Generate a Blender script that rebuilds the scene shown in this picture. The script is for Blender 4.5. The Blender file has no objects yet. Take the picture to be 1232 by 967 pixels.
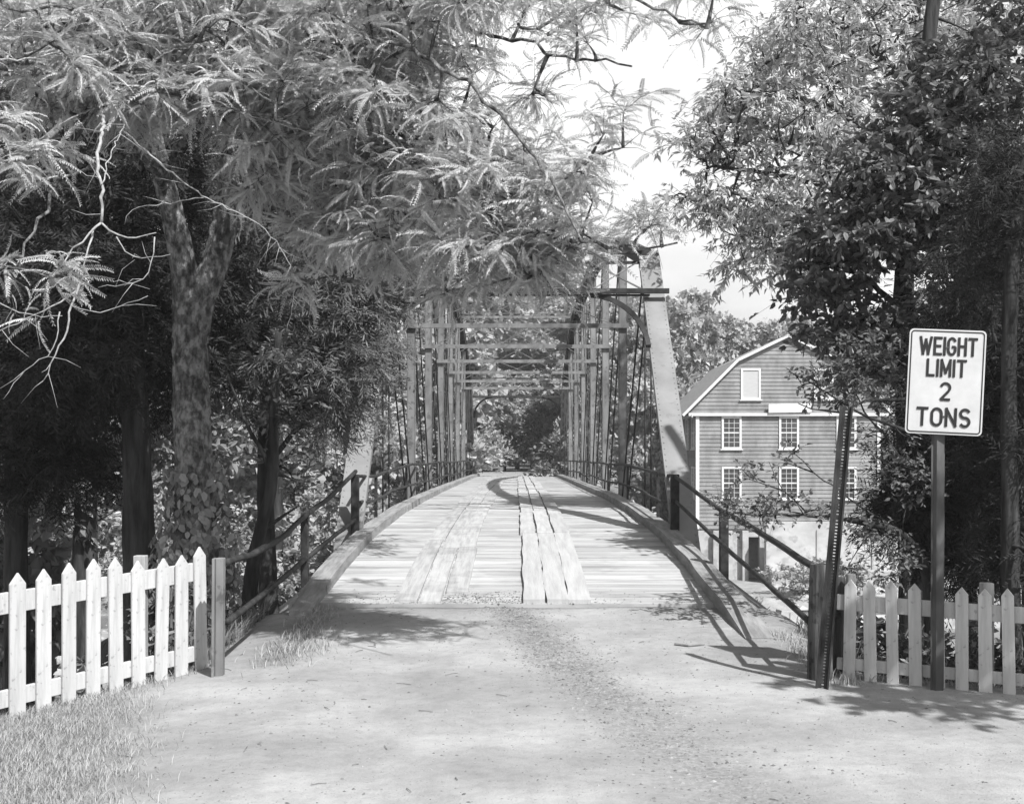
import bpy, math, random
import numpy as np
from mathutils import Vector, Matrix

# ------------------------------------------------------------------ basics
F = 1550.0; CX = 622.0; CY = 544.0; EYE = 1.9
SC = bpy.context.scene
COL = SC.collection
R = math.radians
random.seed(7)
RNG = np.random.default_rng(11)

def P(px, py, d):
    """a point measured in the photograph, at its real distance d in metres"""
    return np.array([(px - CX) * d / F, d, EYE + (CY - py) * d / F])

# ------------------------------------------------------------------ materials (black and white film: everything neutral)
def nodes_of(name):
    m = bpy.data.materials.new(name); m.use_nodes = True
    nt = m.node_tree; nt.nodes.clear()
    out = nt.nodes.new('ShaderNodeOutputMaterial')
    return m, nt, out

def grey(v): return (v, v, v, 1)

def tone_socket(nt, base_socket, amount):
    at = nt.nodes.new('ShaderNodeAttribute'); at.attribute_name = 'tone'
    mr = nt.nodes.new('ShaderNodeMapRange'); mr.inputs['From Min'].default_value = 0; mr.inputs['From Max'].default_value = 1
    mr.inputs['To Min'].default_value = 1 - amount; mr.inputs['To Max'].default_value = 1 + amount
    nt.links.new(at.outputs['Fac'], mr.inputs['Value'])
    mu = nt.nodes.new('ShaderNodeMix'); mu.data_type = 'RGBA'; mu.blend_type = 'MULTIPLY'; mu.inputs['Factor'].default_value = 1
    nt.links.new(base_socket, mu.inputs['A']); nt.links.new(mr.outputs['Result'], mu.inputs['B'])
    return mu.outputs['Result']

def noise(nt, scale, stretch=(1, 1, 1), detail=6, rough=.6, coord='Object', dist=0):
    tc = nt.nodes.new('ShaderNodeTexCoord'); mp = nt.nodes.new('ShaderNodeMapping')
    mp.inputs['Scale'].default_value = stretch
    nt.links.new(tc.outputs[coord], mp.inputs['Vector'])
    n = nt.nodes.new('ShaderNodeTexNoise'); n.inputs['Scale'].default_value = scale
    n.inputs['Detail'].default_value = detail; n.inputs['Roughness'].default_value = rough
    n.inputs['Distortion'].default_value = dist
    nt.links.new(mp.outputs['Vector'], n.inputs['Vector'])
    return n

def ramp(nt, sock, stops):
    r = nt.nodes.new('ShaderNodeValToRGB'); e = r.color_ramp.elements
    while len(e) < len(stops): e.new(.5)
    for i, (p, v) in enumerate(stops):
        e[i].position = p; e[i].color = grey(v)
    nt.links.new(sock, r.inputs['Fac'])
    return r.outputs['Color']

def mixc(nt, a, b, fac, mode='MIX'):
    m = nt.nodes.new('ShaderNodeMix'); m.data_type = 'RGBA'; m.blend_type = mode
    for s, v in (('A', a), ('B', b)):
        if hasattr(v, 'is_linked'): nt.links.new(v, m.inputs[s])
        else: m.inputs[s].default_value = grey(v)
    if hasattr(fac, 'is_linked'): nt.links.new(fac, m.inputs['Factor'])
    else: m.inputs['Factor'].default_value = fac
    return m.outputs['Result']

def surf(name, lo, hi, scale=5, stretch=(1, 1, 1), rough=.85, bump=.2, bscale=None, bdist=.01, tone=.2,
         band=(.35, .65), spots=None, metal=0, coord='Object', spec=.3, dist=0):
    m, nt, out = nodes_of(name)
    n = noise(nt, scale, stretch, coord=coord, dist=dist)
    c = ramp(nt, n.outputs['Fac'], [(band[0], lo), (band[1], hi)])
    if spots:
        s = noise(nt, spots[0], coord=coord, detail=3)
        c = mixc(nt, c, ramp(nt, s.outputs['Fac'], [(spots[1], 1), (spots[1] + .06, spots[2])]), 1, 'MULTIPLY')
    c = tone_socket(nt, c, tone)
    b = nt.nodes.new('ShaderNodeBsdfPrincipled'); b.inputs['Roughness'].default_value = rough
    b.inputs['Metallic'].default_value = metal
    b.inputs['Specular IOR Level'].default_value = spec
    nt.links.new(c, b.inputs['Base Color'])
    if bump:
        n2 = noise(nt, bscale or scale * 3, stretch, coord=coord, detail=8)
        bp = nt.nodes.new('ShaderNodeBump'); bp.inputs['Strength'].default_value = bump; bp.inputs['Distance'].default_value = bdist
        nt.links.new(n2.outputs['Fac'], bp.inputs['Height']); nt.links.new(bp.outputs['Normal'], b.inputs['Normal'])
    nt.links.new(b.outputs['BSDF'], out.inputs['Surface'])
    return m

def leafmat(name, base, trans=.3, tone=.35, rough=.55, spec=0):
    m, nt, out = nodes_of(name)
    rgb = nt.nodes.new('ShaderNodeRGB'); rgb.outputs[0].default_value = grey(base)
    c = tone_socket(nt, rgb.outputs[0], tone)
    if spec:
        b = nt.nodes.new('ShaderNodeBsdfPrincipled'); b.inputs['Roughness'].default_value = rough
        b.inputs['Specular IOR Level'].default_value = spec
        ci = b.inputs['Base Color']
    else:
        b = nt.nodes.new('ShaderNodeBsdfDiffuse'); ci = b.inputs['Color']
    t = nt.nodes.new('ShaderNodeBsdfTranslucent'); mx = nt.nodes.new('ShaderNodeMixShader'); mx.inputs[0].default_value = trans
    nt.links.new(c, ci); nt.links.new(c, t.inputs['Color'])
    nt.links.new(b.outputs[0], mx.inputs[1]); nt.links.new(t.outputs[0], mx.inputs[2]); nt.links.new(mx.outputs[0], out.inputs['Surface'])
    return m

M = {}
M['leaf_locust'] = leafmat('locust_leaf', .48, .33, .3)
M['leaf_cedar'] = leafmat('cedar_leaf', .045, .1, .5)  # dark foliage; the colour also carries the shading of the left background
M['leaf_cedar_lit'] = leafmat('cedar_leaf_lit', .13, .15, .5)  # lit copy of the cedar leaf, the light on it put into the colour
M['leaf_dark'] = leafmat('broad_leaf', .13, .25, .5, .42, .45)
M['leaf_small'] = leafmat('small_leaf', .50, .45, .4)
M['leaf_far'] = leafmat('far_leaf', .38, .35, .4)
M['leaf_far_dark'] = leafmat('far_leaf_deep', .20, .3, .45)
M['leaf_shrub'] = leafmat('shrub_leaf', .15, .3, .5)
M['vine'] = leafmat('vine_leaf', .24, .3, .4)
M['grass'] = leafmat('grass_blade', .34, .3, .35, .6)
M['bark_light'] = surf('bark_light', .09, .30, 17, (1, 1, .5), bump=1, bscale=30, bdist=.09, tone=.15, band=(.4,.6), spots=(5, .5, .5), spec=.08)
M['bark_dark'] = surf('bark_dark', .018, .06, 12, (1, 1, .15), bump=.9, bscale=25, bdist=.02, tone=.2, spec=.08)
M['bark_mid'] = surf('bark_mid', .05, .13, 10, (1, 1, .3), bump=.8, bscale=22, bdist=.02, tone=.2)
M['dead_wood'] = surf('dead_wood', .18, .36, 20, bump=.4, tone=.15)
M['steel'] = surf('weathered_steel', .10, .19, 3, (1, 1, .4), rough=.6, bump=.15, bscale=30, bdist=.004, tone=.15, spots=(7, .58, .6))
M['steel_pale'] = surf('pale_painted_steel', .15, .22, 1.2, (1, 1, .6), rough=.7, bump=.1, bscale=30, bdist=.003, tone=.1, spots=(5, .62, .85), spec=.15)
M['steel_dark'] = surf('dark_steel', .02, .05, 4, rough=.55, bump=.15, bscale=30, bdist=.004, tone=.2, spec=.08)
M['rail_dark'] = surf('rusty_rail', .018, .05, 8, rough=.6, bump=.2, bscale=40, bdist=.003, tone=.2, spec=.08)
M['galv'] = surf('galvanised_post', .05, .10, 6, (1, 1, .3), rough=.5, bump=.1, bscale=40, bdist=.003, tone=.15, spec=.08)
M['white_paint'] = surf('white_paint', .31, .44, 5, (4, 4, .35), rough=.8, bump=.5, bscale=14, bdist=.004, tone=.14, band=(.3, .55), spots=(22, .62, .7))
M['white_trim'] = surf('white_trim', .48, .58, 4, rough=.7, bump=0, tone=.05)
M['wood_post'] = surf('creosoted_timber', .03, .13, 5, (3, 3, .25), rough=.9, bump=.8, bscale=18, bdist=.012, tone=.15, spots=(9, .58, .5), spec=.08)
M['wood_grey'] = surf('grey_timber', .2, .36, 6, (3, 3, .3), rough=.9, bump=.6, bscale=20, bdist=.008, tone=.2)
M['deck'] = surf('weathered_deck', .25, .39, 4, (.25, 3.5, 1), rough=.95, bump=.6, bscale=9, bdist=.01, tone=.14, band=(.32, .6), spots=(1.1, .52, .86), spec=.1)
M['runner'] = surf('worn_running_board', .28, .37, 4, (4, .25, 1), rough=.95, bump=.5, bscale=10, bdist=.008, tone=.12, band=(.3, .6), spec=.1)
M['runner_worn'] = surf('flush_running_board', .24, .36, 4, (4, .3, 1), rough=.95, bump=.6, bscale=9, bdist=.01, tone=.12, band=(.3, .6), spots=(1.3, .5, .85), spec=.1)
M['kerb'] = surf('kerb_timber', .17, .29, 5, (3, .3, 2), rough=.95, bump=.5, bscale=12, bdist=.01, tone=.15, spec=.1)
M['siding'] = surf('painted_clapboard', .15, .24, .9, (1.4, 1, .6), rough=.85, bump=0, tone=.2, spots=(.6, .56, .8))
M['shingle'] = surf('roof_shingle', .2, .3, 3, (1, 1, 3), rough=.9, bump=.3, bscale=20, tone=.1)
M['concrete'] = surf('old_concrete', .30, .44, .6, (1, 1, 2), rough=.95, bump=.3, bscale=5, bdist=.03, tone=.12, spots=(1.2, .55, .75))
M['stone'] = surf('field_stone', .18, .4, 1.6, rough=.95, bump=.5, bscale=6, bdist=.04, tone=.3)
M['glass'] = surf('window_glass', .02, .05, 1, rough=.12, bump=0, tone=.3, spec=.6)
M['blind'] = surf('window_louvre', .34, .42, 3, (1, 1, 40), rough=.8, bump=0, tone=.05)
M['sign_face'] = surf('sign_face', .40, .46, 6, rough=.45, bump=.03, tone=.03, spots=(40, .7, .8))
M['sign_black'] = surf('sign_black', .012, .02, 8, rough=.45, bump=0, tone=.1)
M['foam'] = surf('white_water', .75, .85, 4, rough=.6, bump=.5, tone=.1)
M['pebble'] = surf('gravel_stone', .10, .22, 10, rough=.95, bump=0, tone=.45)
M['litter'] = surf('twig_litter', .08, .2, 10, rough=.95, bump=0, tone=.5)

def ground_mat():
    m, nt, out = nodes_of('bare_earth')
    at = nt.nodes.new('ShaderNodeAttribute'); at.attribute_name = 'cover'      # 0 dirt road, 1 wild bank
    n1 = noise(nt, .55, (1, 1, 1), 7, .62); n2 = noise(nt, 9, (1, 1, 1), 6, .7); n3 = noise(nt, 60, (1, 1, 1), 3, .7)
    n4 = noise(nt, 2.2, (1.3, .7, 1), 5, .6, dist=.6)
    c = ramp(nt, n1.outputs['Fac'], [(.38, .225), (.5, .27), (.60, .33)])
    c = mixc(nt, c, ramp(nt, n2.outputs['Fac'], [(.36, .9), (.56, 1.03)]), 1, 'MULTIPLY')
    c = mixc(nt, c, ramp(nt, n3.outputs['Fac'], [(.32, .78), (.42, 1.0)]), 1, 'MULTIPLY')
    c = mixc(nt, c, ramp(nt, n4.outputs['Fac'], [(.35, .93), (.5, 1.0)]), 1, 'MULTIPLY')
    at2 = nt.nodes.new('ShaderNodeAttribute'); at2.attribute_name = 'worn'     # gravelly strip between the wheel tracks
    g = noise(nt, 26, (1, 1, 1), 5, .8)
    c2 = ramp(nt, g.outputs['Fac'], [(.36, .07), (.5, .16), (.62, .30)])
    c = mixc(nt, c, c2, at2.outputs['Fac'])
    w = ramp(nt, n2.outputs['Fac'], [(.35, .05), (.52, .15), (.66, .3)])
    w2 = ramp(nt, n1.outputs['Fac'], [(.42, .10), (.58, .36)])
    w = mixc(nt, w, w2, .5)
    c = mixc(nt, c, w, at.outputs['Fac'])
    b = nt.nodes.new('ShaderNodeBsdfPrincipled'); b.inputs['Roughness'].default_value = .97; b.inputs['Specular IOR Level'].default_value = .1
    nt.links.new(c, b.inputs['Base Color'])
    h = mixc(nt, n2.outputs['Fac'], n3.outputs['Fac'], .45)
    bp = nt.nodes.new('ShaderNodeBump'); bp.inputs['Strength'].default_value = .55; bp.inputs['Distance'].default_value = .03
    nt.links.new(h, bp.inputs['Height']); nt.links.new(bp.outputs['Normal'], b.inputs['Normal'])
    nt.links.new(b.outputs[0], out.inputs['Surface'])
    return m
M['ground'] = ground_mat()

def water_mat():
    m, nt, out = nodes_of('river_water')
    b = nt.nodes.new('ShaderNodeBsdfPrincipled'); b.inputs['Roughness'].default_value = .14
    b.inputs['Base Color'].default_value = grey(.13); b.inputs['IOR'].default_value = 1.33
    n = noise(nt, 1.6, (1, .5, 1), 4, .6)
    bp = nt.nodes.new('ShaderNodeBump'); bp.inputs['Strength'].default_value = .35; bp.inputs['Distance'].default_value = .08
    nt.links.new(n.outputs['Fac'], bp.inputs['Height']); nt.links.new(bp.outputs['Normal'], b.inputs['Normal'])
    nt.links.new(b.outputs[0], out.inputs['Surface'])
    return m
M['water'] = water_mat()

# ------------------------------------------------------------------ mesh building
class MB:
    """collects quads/triangles; build() links them as ONE mesh object"""
    def __init__(s): s.v = []; s.f4 = []; s.f3 = []; s.t4 = []; s.t3 = []; s.n = 0
    def add(s, verts, quads=None, tris=None, tone=None):
        verts = np.asarray(verts, float).reshape(-1, 3)
        if quads is not None and len(quads):
            q = np.asarray(quads, np.int64).reshape(-1, 4) + s.n; s.f4.append(q)
            s.t4.append(np.full(len(q), .5) if tone is None else np.broadcast_to(np.asarray(tone, float), (len(q),)))
        if tris is not None and len(tris):
            q = np.asarray(tris, np.int64).reshape(-1, 3) + s.n; s.f3.append(q)
            s.t3.append(np.full(len(q), .5) if tone is None or np.ndim(tone) else np.full(len(q), tone))
        s.v.append(verts); s.n += len(verts)
        return s
    def box(s, c, size, rot=None, tone=None):
        h = np.array(size, float) / 2
        v = np.array([[x, y, z] for x in (-1, 1) for y in (-1, 1) for z in (-1, 1)], float) * h
        if rot is not None: v = v @ np.array(rot.to_3x3() if hasattr(rot, 'to_3x3') else rot).T
        return s.add(v + np.array(c, float), [[0, 1, 3, 2], [4, 6, 7, 5], [0, 4, 5, 1], [2, 3, 7, 6], [0, 2, 6, 4], [1, 5, 7, 3]], tone=tone)
    def beam(s, p0, p1, w, h, up=(0, 0, 1), tone=None):
        p0 = np.array(p0, float); p1 = np.array(p1, float); d = p1 - p0; L = np.linalg.norm(d); d = d / L
        u = np.array(up, float)
        if abs(np.dot(d, u)) > .98: u = np.array([0, 1., 0])
        sx = np.cross(d, u); sx /= np.linalg.norm(sx); uz = np.cross(sx, d)
        v = []
        for e in (p0, p1):
            for a, b in ((-1, -1), (1, -1), (1, 1), (-1, 1)): v.append(e + sx * a * w / 2 + uz * b * h / 2)
        return s.add(v, [[0, 3, 2, 1], [4, 5, 6, 7], [0, 1, 5, 4], [1, 2, 6, 5], [2, 3, 7, 6], [3, 0, 4, 7]], tone=tone)
    def tube(s, pts, rad, sides=8, tone=None, cap=True, wob=0, rng=None):
        pts = np.array(pts, float); n = len(pts); rad = np.broadcast_to(np.array(rad, float), (n,))
        d = np.gradient(pts, axis=0); d /= np.linalg.norm(d, axis=1)[:, None] + 1e-9
        ref = np.array([0, 0, 1.]) if abs(d[0, 2]) < .9 else np.array([1., 0, 0])
        rings = []
        u = np.cross(d[0], ref); u /= np.linalg.norm(u)
        for i in range(n):
            u = u - d[i] * np.dot(u, d[i]); u /= np.linalg.norm(u) + 1e-9
            w = np.cross(d[i], u)
            a = np.arange(sides) * 2 * math.pi / sides
            rr = rad[i] * (1 + (wob * (rng.random(sides) - .5) if wob else 0))
            rings.append(pts[i] + (np.cos(a) * rr)[:, None] * u + (np.sin(a) * rr)[:, None] * w)
        v = np.concatenate(rings); q = []
        for i in range(n - 1):
            for k in range(sides):
                k2 = (k + 1) % sides
                q.append([i * sides + k, i * sides + k2, (i + 1) * sides + k2, (i + 1) * sides + k])
        tr = []
        if cap:
            v = np.concatenate([v, pts[[0, -1]]]); a0, a1 = n * sides, n * sides + 1
            for k in range(sides):
                k2 = (k + 1) % sides
                tr += [[a0, k2, k], [a1, (n - 1) * sides + k, (n - 1) * sides + k2]]
        return s.add(v, q, tr, tone=tone)
    def twigs(s, p0, pm, p1, r0, r1, m=4, sides=3):
        """many thin tapered curved twigs at once"""
        n = len(p0)
        if n == 0: return s
        t = np.linspace(0, 1, m)[None, :, None]
        c = (1 - t) ** 2 * p0[:, None] + 2 * t * (1 - t) * pm[:, None] + t ** 2 * p1[:, None]
        d = p1 - p0; d /= np.linalg.norm(d, axis=1)[:, None] + 1e-9
        u = np.cross(d, np.array([.3, .2, .93])); u /= np.linalg.norm(u, axis=1)[:, None] + 1e-9
        w = np.cross(d, u)
        r = (np.broadcast_to(np.asarray(r0), (n,))[:, None] * (1 - t[:, :, 0]) + np.broadcast_to(np.asarray(r1), (n,))[:, None] * t[:, :, 0])
        a = np.arange(sides) * 2 * math.pi / sides
        ring = (np.cos(a)[None, :, None] * u[:, None] + np.sin(a)[None, :, None] * w[:, None])     # n,sides,3
        v = c[:, :, None, :] + r[:, :, None, None] * ring[:, None]
        base = (np.arange(n) * m * sides)[:, None, None]
        i = np.arange(m - 1)[None, :, None] * sides; k = np.arange(sides)[None, None, :]; k2 = (k + 1) % sides
        q = np.stack([base + i + k, base + i + k2, base + i + sides + k2, base + i + sides + k], -1).reshape(-1, 4)
        return s.add(v.reshape(-1, 3), q)
    def leaves(s, tpl, pos, dr, nr, size, tone, wide=1.0):
        """instances of a template baked into this mesh: tpl = (verts(u,v,w), quads)"""
        tv, tq = tpl; n = len(pos)
        if n == 0: return s
        dr = dr / (np.linalg.norm(dr, axis=1)[:, None] + 1e-9)
        sd = np.cross(nr, dr); sd /= np.linalg.norm(sd, axis=1)[:, None] + 1e-9
        nn = np.cross(dr, sd)
        size = np.broadcast_to(np.asarray(size, float), (n,))
        L = tv[None, :, 0, None] * dr[:, None] + tv[None, :, 1, None] * sd[:, None] * wide + tv[None, :, 2, None] * nn[:, None]
        v = pos[:, None] + L * size[:, None, None]
        q = tq[None] + (np.arange(n) * len(tv))[:, None, None]
        return s.add(v.reshape(-1, 3), q.reshape(-1, 4), tone=np.repeat(tone, len(tq)))
    def build(s, name, mat, parent=None, origin=(0, 0, 0), smooth=False, bevel=0):
        origin = np.array(origin, float)
        v = np.concatenate(s.v) - origin
        me = bpy.data.meshes.new(name)
        f4 = np.concatenate(s.f4) if s.f4 else np.zeros((0, 4), np.int64)
        f3 = np.concatenate(s.f3) if s.f3 else np.zeros((0, 3), np.int64)
        me.vertices.add(len(v)); me.vertices.foreach_set('co', v.astype(np.float32).ravel())
        nl = f4.size + f3.size; me.loops.add(nl)
        me.loops.foreach_set('vertex_index', np.concatenate([f4.ravel(), f3.ravel()]).astype(np.int32))
        npoly = len(f4) + len(f3); me.polygons.add(npoly)
        st = np.concatenate([np.arange(len(f4)) * 4, f4.size + np.arange(len(f3)) * 3]).astype(np.int32)
        me.polygons.foreach_set('loop_start', st)
        me.polygons.foreach_set('use_smooth', np.full(npoly, bool(smooth)))
        me.update(calc_edges=True)
        at = me.attributes.new('tone', 'FLOAT', 'FACE')
        tn = np.concatenate([*(s.t4 or [np.zeros(0)]), *(s.t3 or [np.zeros(0)])])
        at.data.foreach_set('value', tn.astype(np.float32))
        if bevel:
            import bmesh
            bm = bmesh.new(); bm.from_mesh(me)
            bmesh.ops.bevel(bm, geom=[e for e in bm.edges if e.calc_face_angle(0) > .6], offset=bevel, segments=1, affect='EDGES')
            bm.to_mesh(me); bm.free()
        me.materials.append(M[mat] if isinstance(mat, str) else mat)
        o = bpy.data.objects.new(name, me); COL.objects.link(o)
        if parent is not None: o.parent = parent
        else: o.location = origin
        return o

def tag(o, label=None, cat=None, group=None, kind=None):
    if label: o['label'] = label
    if cat: o['category'] = cat
    if group: o['group'] = group
    if kind: o['kind'] = kind
    return o

def thing(name, label, cat, loc=(0, 0, 0), group=None):
    o = bpy.data.objects.new(name, None); COL.objects.link(o); o.location = tuple(float(c) for c in loc)
    o.empty_display_size = .2
    return tag(o, label, cat, group)

def copy_tree(o, parent=None):
    c = o.copy(); COL.objects.link(c); c.parent = parent
    for ch in [x for x in bpy.data.objects if x.parent == o]: copy_tree(ch, c)
    return c

# ------------------------------------------------------------------ ground height
ROADY = [-60, 7, 9, 11, 12.5, 14.4, 17.05, 20.3, 25.6, 32, 40, 55, 72, 78, 90, 110, 900]
ROADZ = [0, 0, .02, .05, .11, .20, .41, .58, .70, .73, .70, .64, .54, .46, .40, .5, 4]
_ys = np.linspace(-60, 900, 9601)
_zs = np.interp(_ys, ROADY, ROADZ)
_k = np.hanning(17); _k /= _k.sum()
_zs = np.convolve(np.pad(_zs, 8, 'edge'), _k, 'valid')
def roadz(y): return np.interp(y, _ys, _zs)

POLY = np.array([(-2.75, 11.3), (-2.62, 13), (-2.62, 19.6), (2.62, 19.6), (2.62, 13), (2.75, 10.75), (3.6, 10.35), (4.6, 10.05), (8, 9.2), (16, 7.5), (60, 0), (90, -90), (-80, -90), (-17, -8), (-3.8, 9.74)])
def outside(x, y):
    """distance outside the near road platform (0 inside)"""
    d = np.full(x.shape, 1e9); inside = np.zeros(x.shape, bool)
    n = len(POLY)
    for i in range(n):
        a = POLY[i]; b = POLY[(i + 1) % n]; ab = b - a
        t = np.clip(((x - a[0]) * ab[0] + (y - a[1]) * ab[1]) / (ab @ ab), 0, 1)
        d = np.minimum(d, np.hypot(x - a[0] - t * ab[0], y - a[1] - t * ab[1]))
        cr = ((a[1] > y) != (b[1] > y)) & (x < (b[0] - a[0]) * (y - a[1]) / (b[1] - a[1] + 1e-12) + a[0])
        inside ^= cr
    return np.where(inside, 0, d)

def vnoise(x, y, seed, sc):
    r = np.random.default_rng(seed); out = 0
    for k in range(6):
        a = r.uniform(0, 6.28); f = sc * (1.7 ** (k / 2)) ; ph = r.uniform(0, 6.28, 2)
        out = out + np.sin((x * math.cos(a) + y * math.sin(a)) * f + ph[0]) * np.cos((y * math.cos(a) - x * math.sin(a)) * f * .8 + ph[1])
    return out / 6

def sstep(a, b, x):
    t = np.clip((x - a) / (b - a), 0, 1); return t * t * (3 - 2 * t)

def gz(x, y):
    x = np.asarray(x, float); y = np.asarray(y, float)
    d = outside(x, y)
    base = roadz(np.minimum(y, 20)) - np.where(y > 14.2, .30, 0) - .065 * np.maximum(0, -x - 1.7) - .02 * np.maximum(0, x - 3.2)
    base = base + .012 * vnoise(x, y, 3, 2.3) + .02 * vnoise(x, y, 4, .9)
    # wheel tracks and little crown
    near = sstep(13.8, 11, y)
    base = base - near * .02 * np.exp(-((x + 1.0) / .35) ** 2) - near * .02 * np.exp(-((x - 1.0) / .35) ** 2)
    slope = np.where(d < .5, d * d * .8, .2 + (d - .5) * .78)
    lowleft = -5.55 - .011 * np.maximum(0, y - 14) + .18 * vnoise(x, y, 8, .45)
    lowright = -5.75 - .05 * np.maximum(0, y - 16) + .15 * vnoise(x, y, 9, .5)
    low = np.where(x < 0, lowleft, lowright); low = np.maximum(low, -7.2)
    bank = np.maximum(base - slope + .25 * vnoise(x, y, 5, 1.1) * np.clip(d - .4, 0, 1), low)
    # far side of the river
    fx = np.abs(x)
    fy = 63 + 3 * vnoise(x, y * 0, 6, .12)
    rise = np.where(x > 6.5, sstep(88, 120, y) * 7.5 - 5.45 + .0 * y, np.minimum(-5.9 + (y - fy) * .33, .2 + (y - 80) * .012))
    rise = np.where((fx < 7), np.maximum(rise, (roadz(y) - .32) - np.maximum(0, fx - 3.0) * .9) * sstep(72.5, 74.5, y) + np.minimum(rise, -5.4) * (1 - sstep(72.5, 74.5, y)), rise)
    rise = rise + sstep(110, 420, y) * 22 + np.clip(np.abs(x) - 40, 0, 200) * .05
    far = sstep(-1.5, 1.5, y - fy)
    z = bank * (1 - far) + (np.maximum(rise, -7.2) + .15 * vnoise(x, y, 7, .5)) * far
    corr = (fx < 2.9) & (y > 78)
    return np.where(corr, roadz(y) - .0, z)

def build_ground():
    xs = np.concatenate([-np.geomspace(9, 500, 42)[::-1][:-1], np.arange(-9, 9.01, .13), np.geomspace(9, 500, 42)[1:]])
    ys = np.concatenate([-np.geomspace(4, 120, 12)[::-1], np.linspace(-3, 3.4, 12), np.arange(3.5, 22, .12), np.arange(22, 100, .6), np.geomspace(101, 600, 36)])
    X, Y = np.meshgrid(xs, ys); Z = gz(X, Y)
    nx, ny = len(xs), len(ys)
    v = np.stack([X, Y, Z], -1).reshape(-1, 3)
    i, j = np.meshgrid(np.arange(nx - 1), np.arange(ny - 1)); a = (j * nx + i).ravel()
    q = np.stack([a, a + 1, a + nx + 1, a + nx], -1)
    mb = MB(); mb.add(v, q); o = mb.build('ground', 'ground', smooth=True)
    me = o.data
    d = outside(X, Y).ravel()
    x = X.ravel(); y = Y.ravel()
    cover = np.clip(d * 1.6 + .25 * vnoise(x, y, 12, 3) * (d > 0), 0, 1)
    gl = sstep(-.6, .7, (-x - (2.2 + .27 * (y - 7) + .12 * vnoise(x, y, 21, 2.5)))) * (y < 11.5)      # grassy left corner
    cover = np.maximum(cover, gl * .45)
    cover = np.maximum(cover, ((y > 60)) * 1.0 * (np.abs(x) > 3))
    cover = np.maximum(cover, .5 * np.exp(-((x + 2.2 + .1 * vnoise(x, y, 5, 4)) / .22) ** 2) * (y > 11.3) * (y < 14.6))
    cover = np.maximum(cover, .35 * np.exp(-((x - 2.0) / .3) ** 2) * (y > 11.8) * (y < 14.6))
    gravelbar = ((x < -3) & (y > 18) & (y < 62)); cover = np.where(gravelbar, .25, cover)
    cover = np.where((np.abs(x) < 3) & (y > 76), .1, cover)
    cover = np.where((x > 2) & (y > 20) & (y < 75), .2, cover)
    cover = np.where((x < -2.6) & (y > 11.5) & (y < 24), np.minimum(cover, .4), cover)
    at = me.attributes.new('cover', 'FLOAT', 'POINT'); at.data.foreach_set('value', cover.astype(np.float32))
    cxl = -.15 + (14.4 - y) * .19 + .1 * vnoise(x, y, 33, 2.0)
    worn = np.exp(-((x - cxl) / (.16 + .035 * (14.4 - y))) ** 2) * np.clip(1.25 - (14.4 - y) * .10, .45, 1) * (y > 5) * (y < 14.6)
    worn = worn * np.clip(.85 + .8 * vnoise(x, y, 44, 6), 0, 1)
    worn = np.maximum(worn, .8 * np.exp(-((y - 14.1 - .1 * vnoise(x, y, 2, 4)) / .22) ** 2) * np.exp(-((x + .1) / .6) ** 2))
    at = me.attributes.new('worn', 'FLOAT', 'POINT'); at.data.foreach_set('value', np.clip(worn, 0, 1).astype(np.float32))
    tag(o, kind='structure')
build_ground()

mb = MB(); mb.add([[-400, 12, -6.02], [400, 12, -6.02], [400, 69, -6.02], [-400, 69, -6.02]], [[0, 1, 2, 3]])
tag(mb.build('river_water', 'water'), kind='structure')

# ------------------------------------------------------------------ leaf templates
LEAF = (np.array([(0, 0, 0), (.3, .27, .07), (.72, .2, .03), (1, 0, -.1), (.72, -.2, .03), (.3, -.27, .07)], float), np.array([[0, 1, 2, 3], [0, 3, 4, 5]]))
SLIM = (np.array([(0, 0, 0), (.35, .15, .03), (1, 0, -.12), (.35, -.15, .03)], float), np.array([[0, 1, 2, 3]]))
CARD = (np.array([(0, -.2, 0), (.5, -.42, .05), (1, 0, -.05), (.45, .4, .02)], float), np.array([[0, 1, 2, 3]]))
def frond(seed, n=15, arch=.45, side=0):
    r = np.random.default_rng(seed); v = []; q = []
    def c(t): return np.array([t * (1 - .12 * arch * t), side * t * t, .10 * t - arch * t * t])
    pts = [c(t) for t in np.linspace(0, 1, 6)]
    for i in range(5):
        b = len(v); w = .008
        v += [pts[i] + (0, w, 0), pts[i] - (0, w, 0), pts[i + 1] - (0, w * .6, 0), pts[i + 1] + (0, w * .6, 0)]; q.append([b, b + 1, b + 2, b + 3])
    for i in range(n):
        t = .12 + .88 * i / (n - 1); L = .135 * (1 - .55 * abs(t - .45) ** 1.3 * 1.6)
        for s in (-1, 1):
            d = np.array([.62 + .15 * r.standard_normal(), s, -.45 - .35 * r.random()]); d /= np.linalg.norm(d)
            a = c(t); w = .023 + .005 * r.random(); f = np.array([1., 0, -arch * t]); f /= np.linalg.norm(f)
            b = len(v)
            v += [a, a + d * L * .45 + f * w, a + d * L + (0, 0, -.02), a + d * L * .45 - f * w]; q.append([b, b + 1, b + 2, b + 3])
    return (np.array(v), np.array(q))
FRONDS = [frond(1, 17, .4), frond(2, 16, .7, .18), frond(3, 18, .55, -.18), frond(4, 16, .95)]
def spray(seed):
    r = np.random.default_rng(seed); v = []; q = []
    for i in range(9):
        t = i / 9; s = 1 if i % 2 else -1
        a = np.array([t, 0, -.25 * t * t]); d = np.array([.75, s * .75, -.2 + .2 * r.standard_normal()]); L = .42 * (1 - .6 * t)
        b = len(v); w = np.array([0, .022, .02]); v += [a, a + d * L * .5 + w, a + d * L, a + d * L * .5 - w]; q.append([b, b + 1, b + 2, b + 3])
    return (np.array(v), np.array(q))
SPRAYS = [spray(1), spray(2)]

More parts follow.
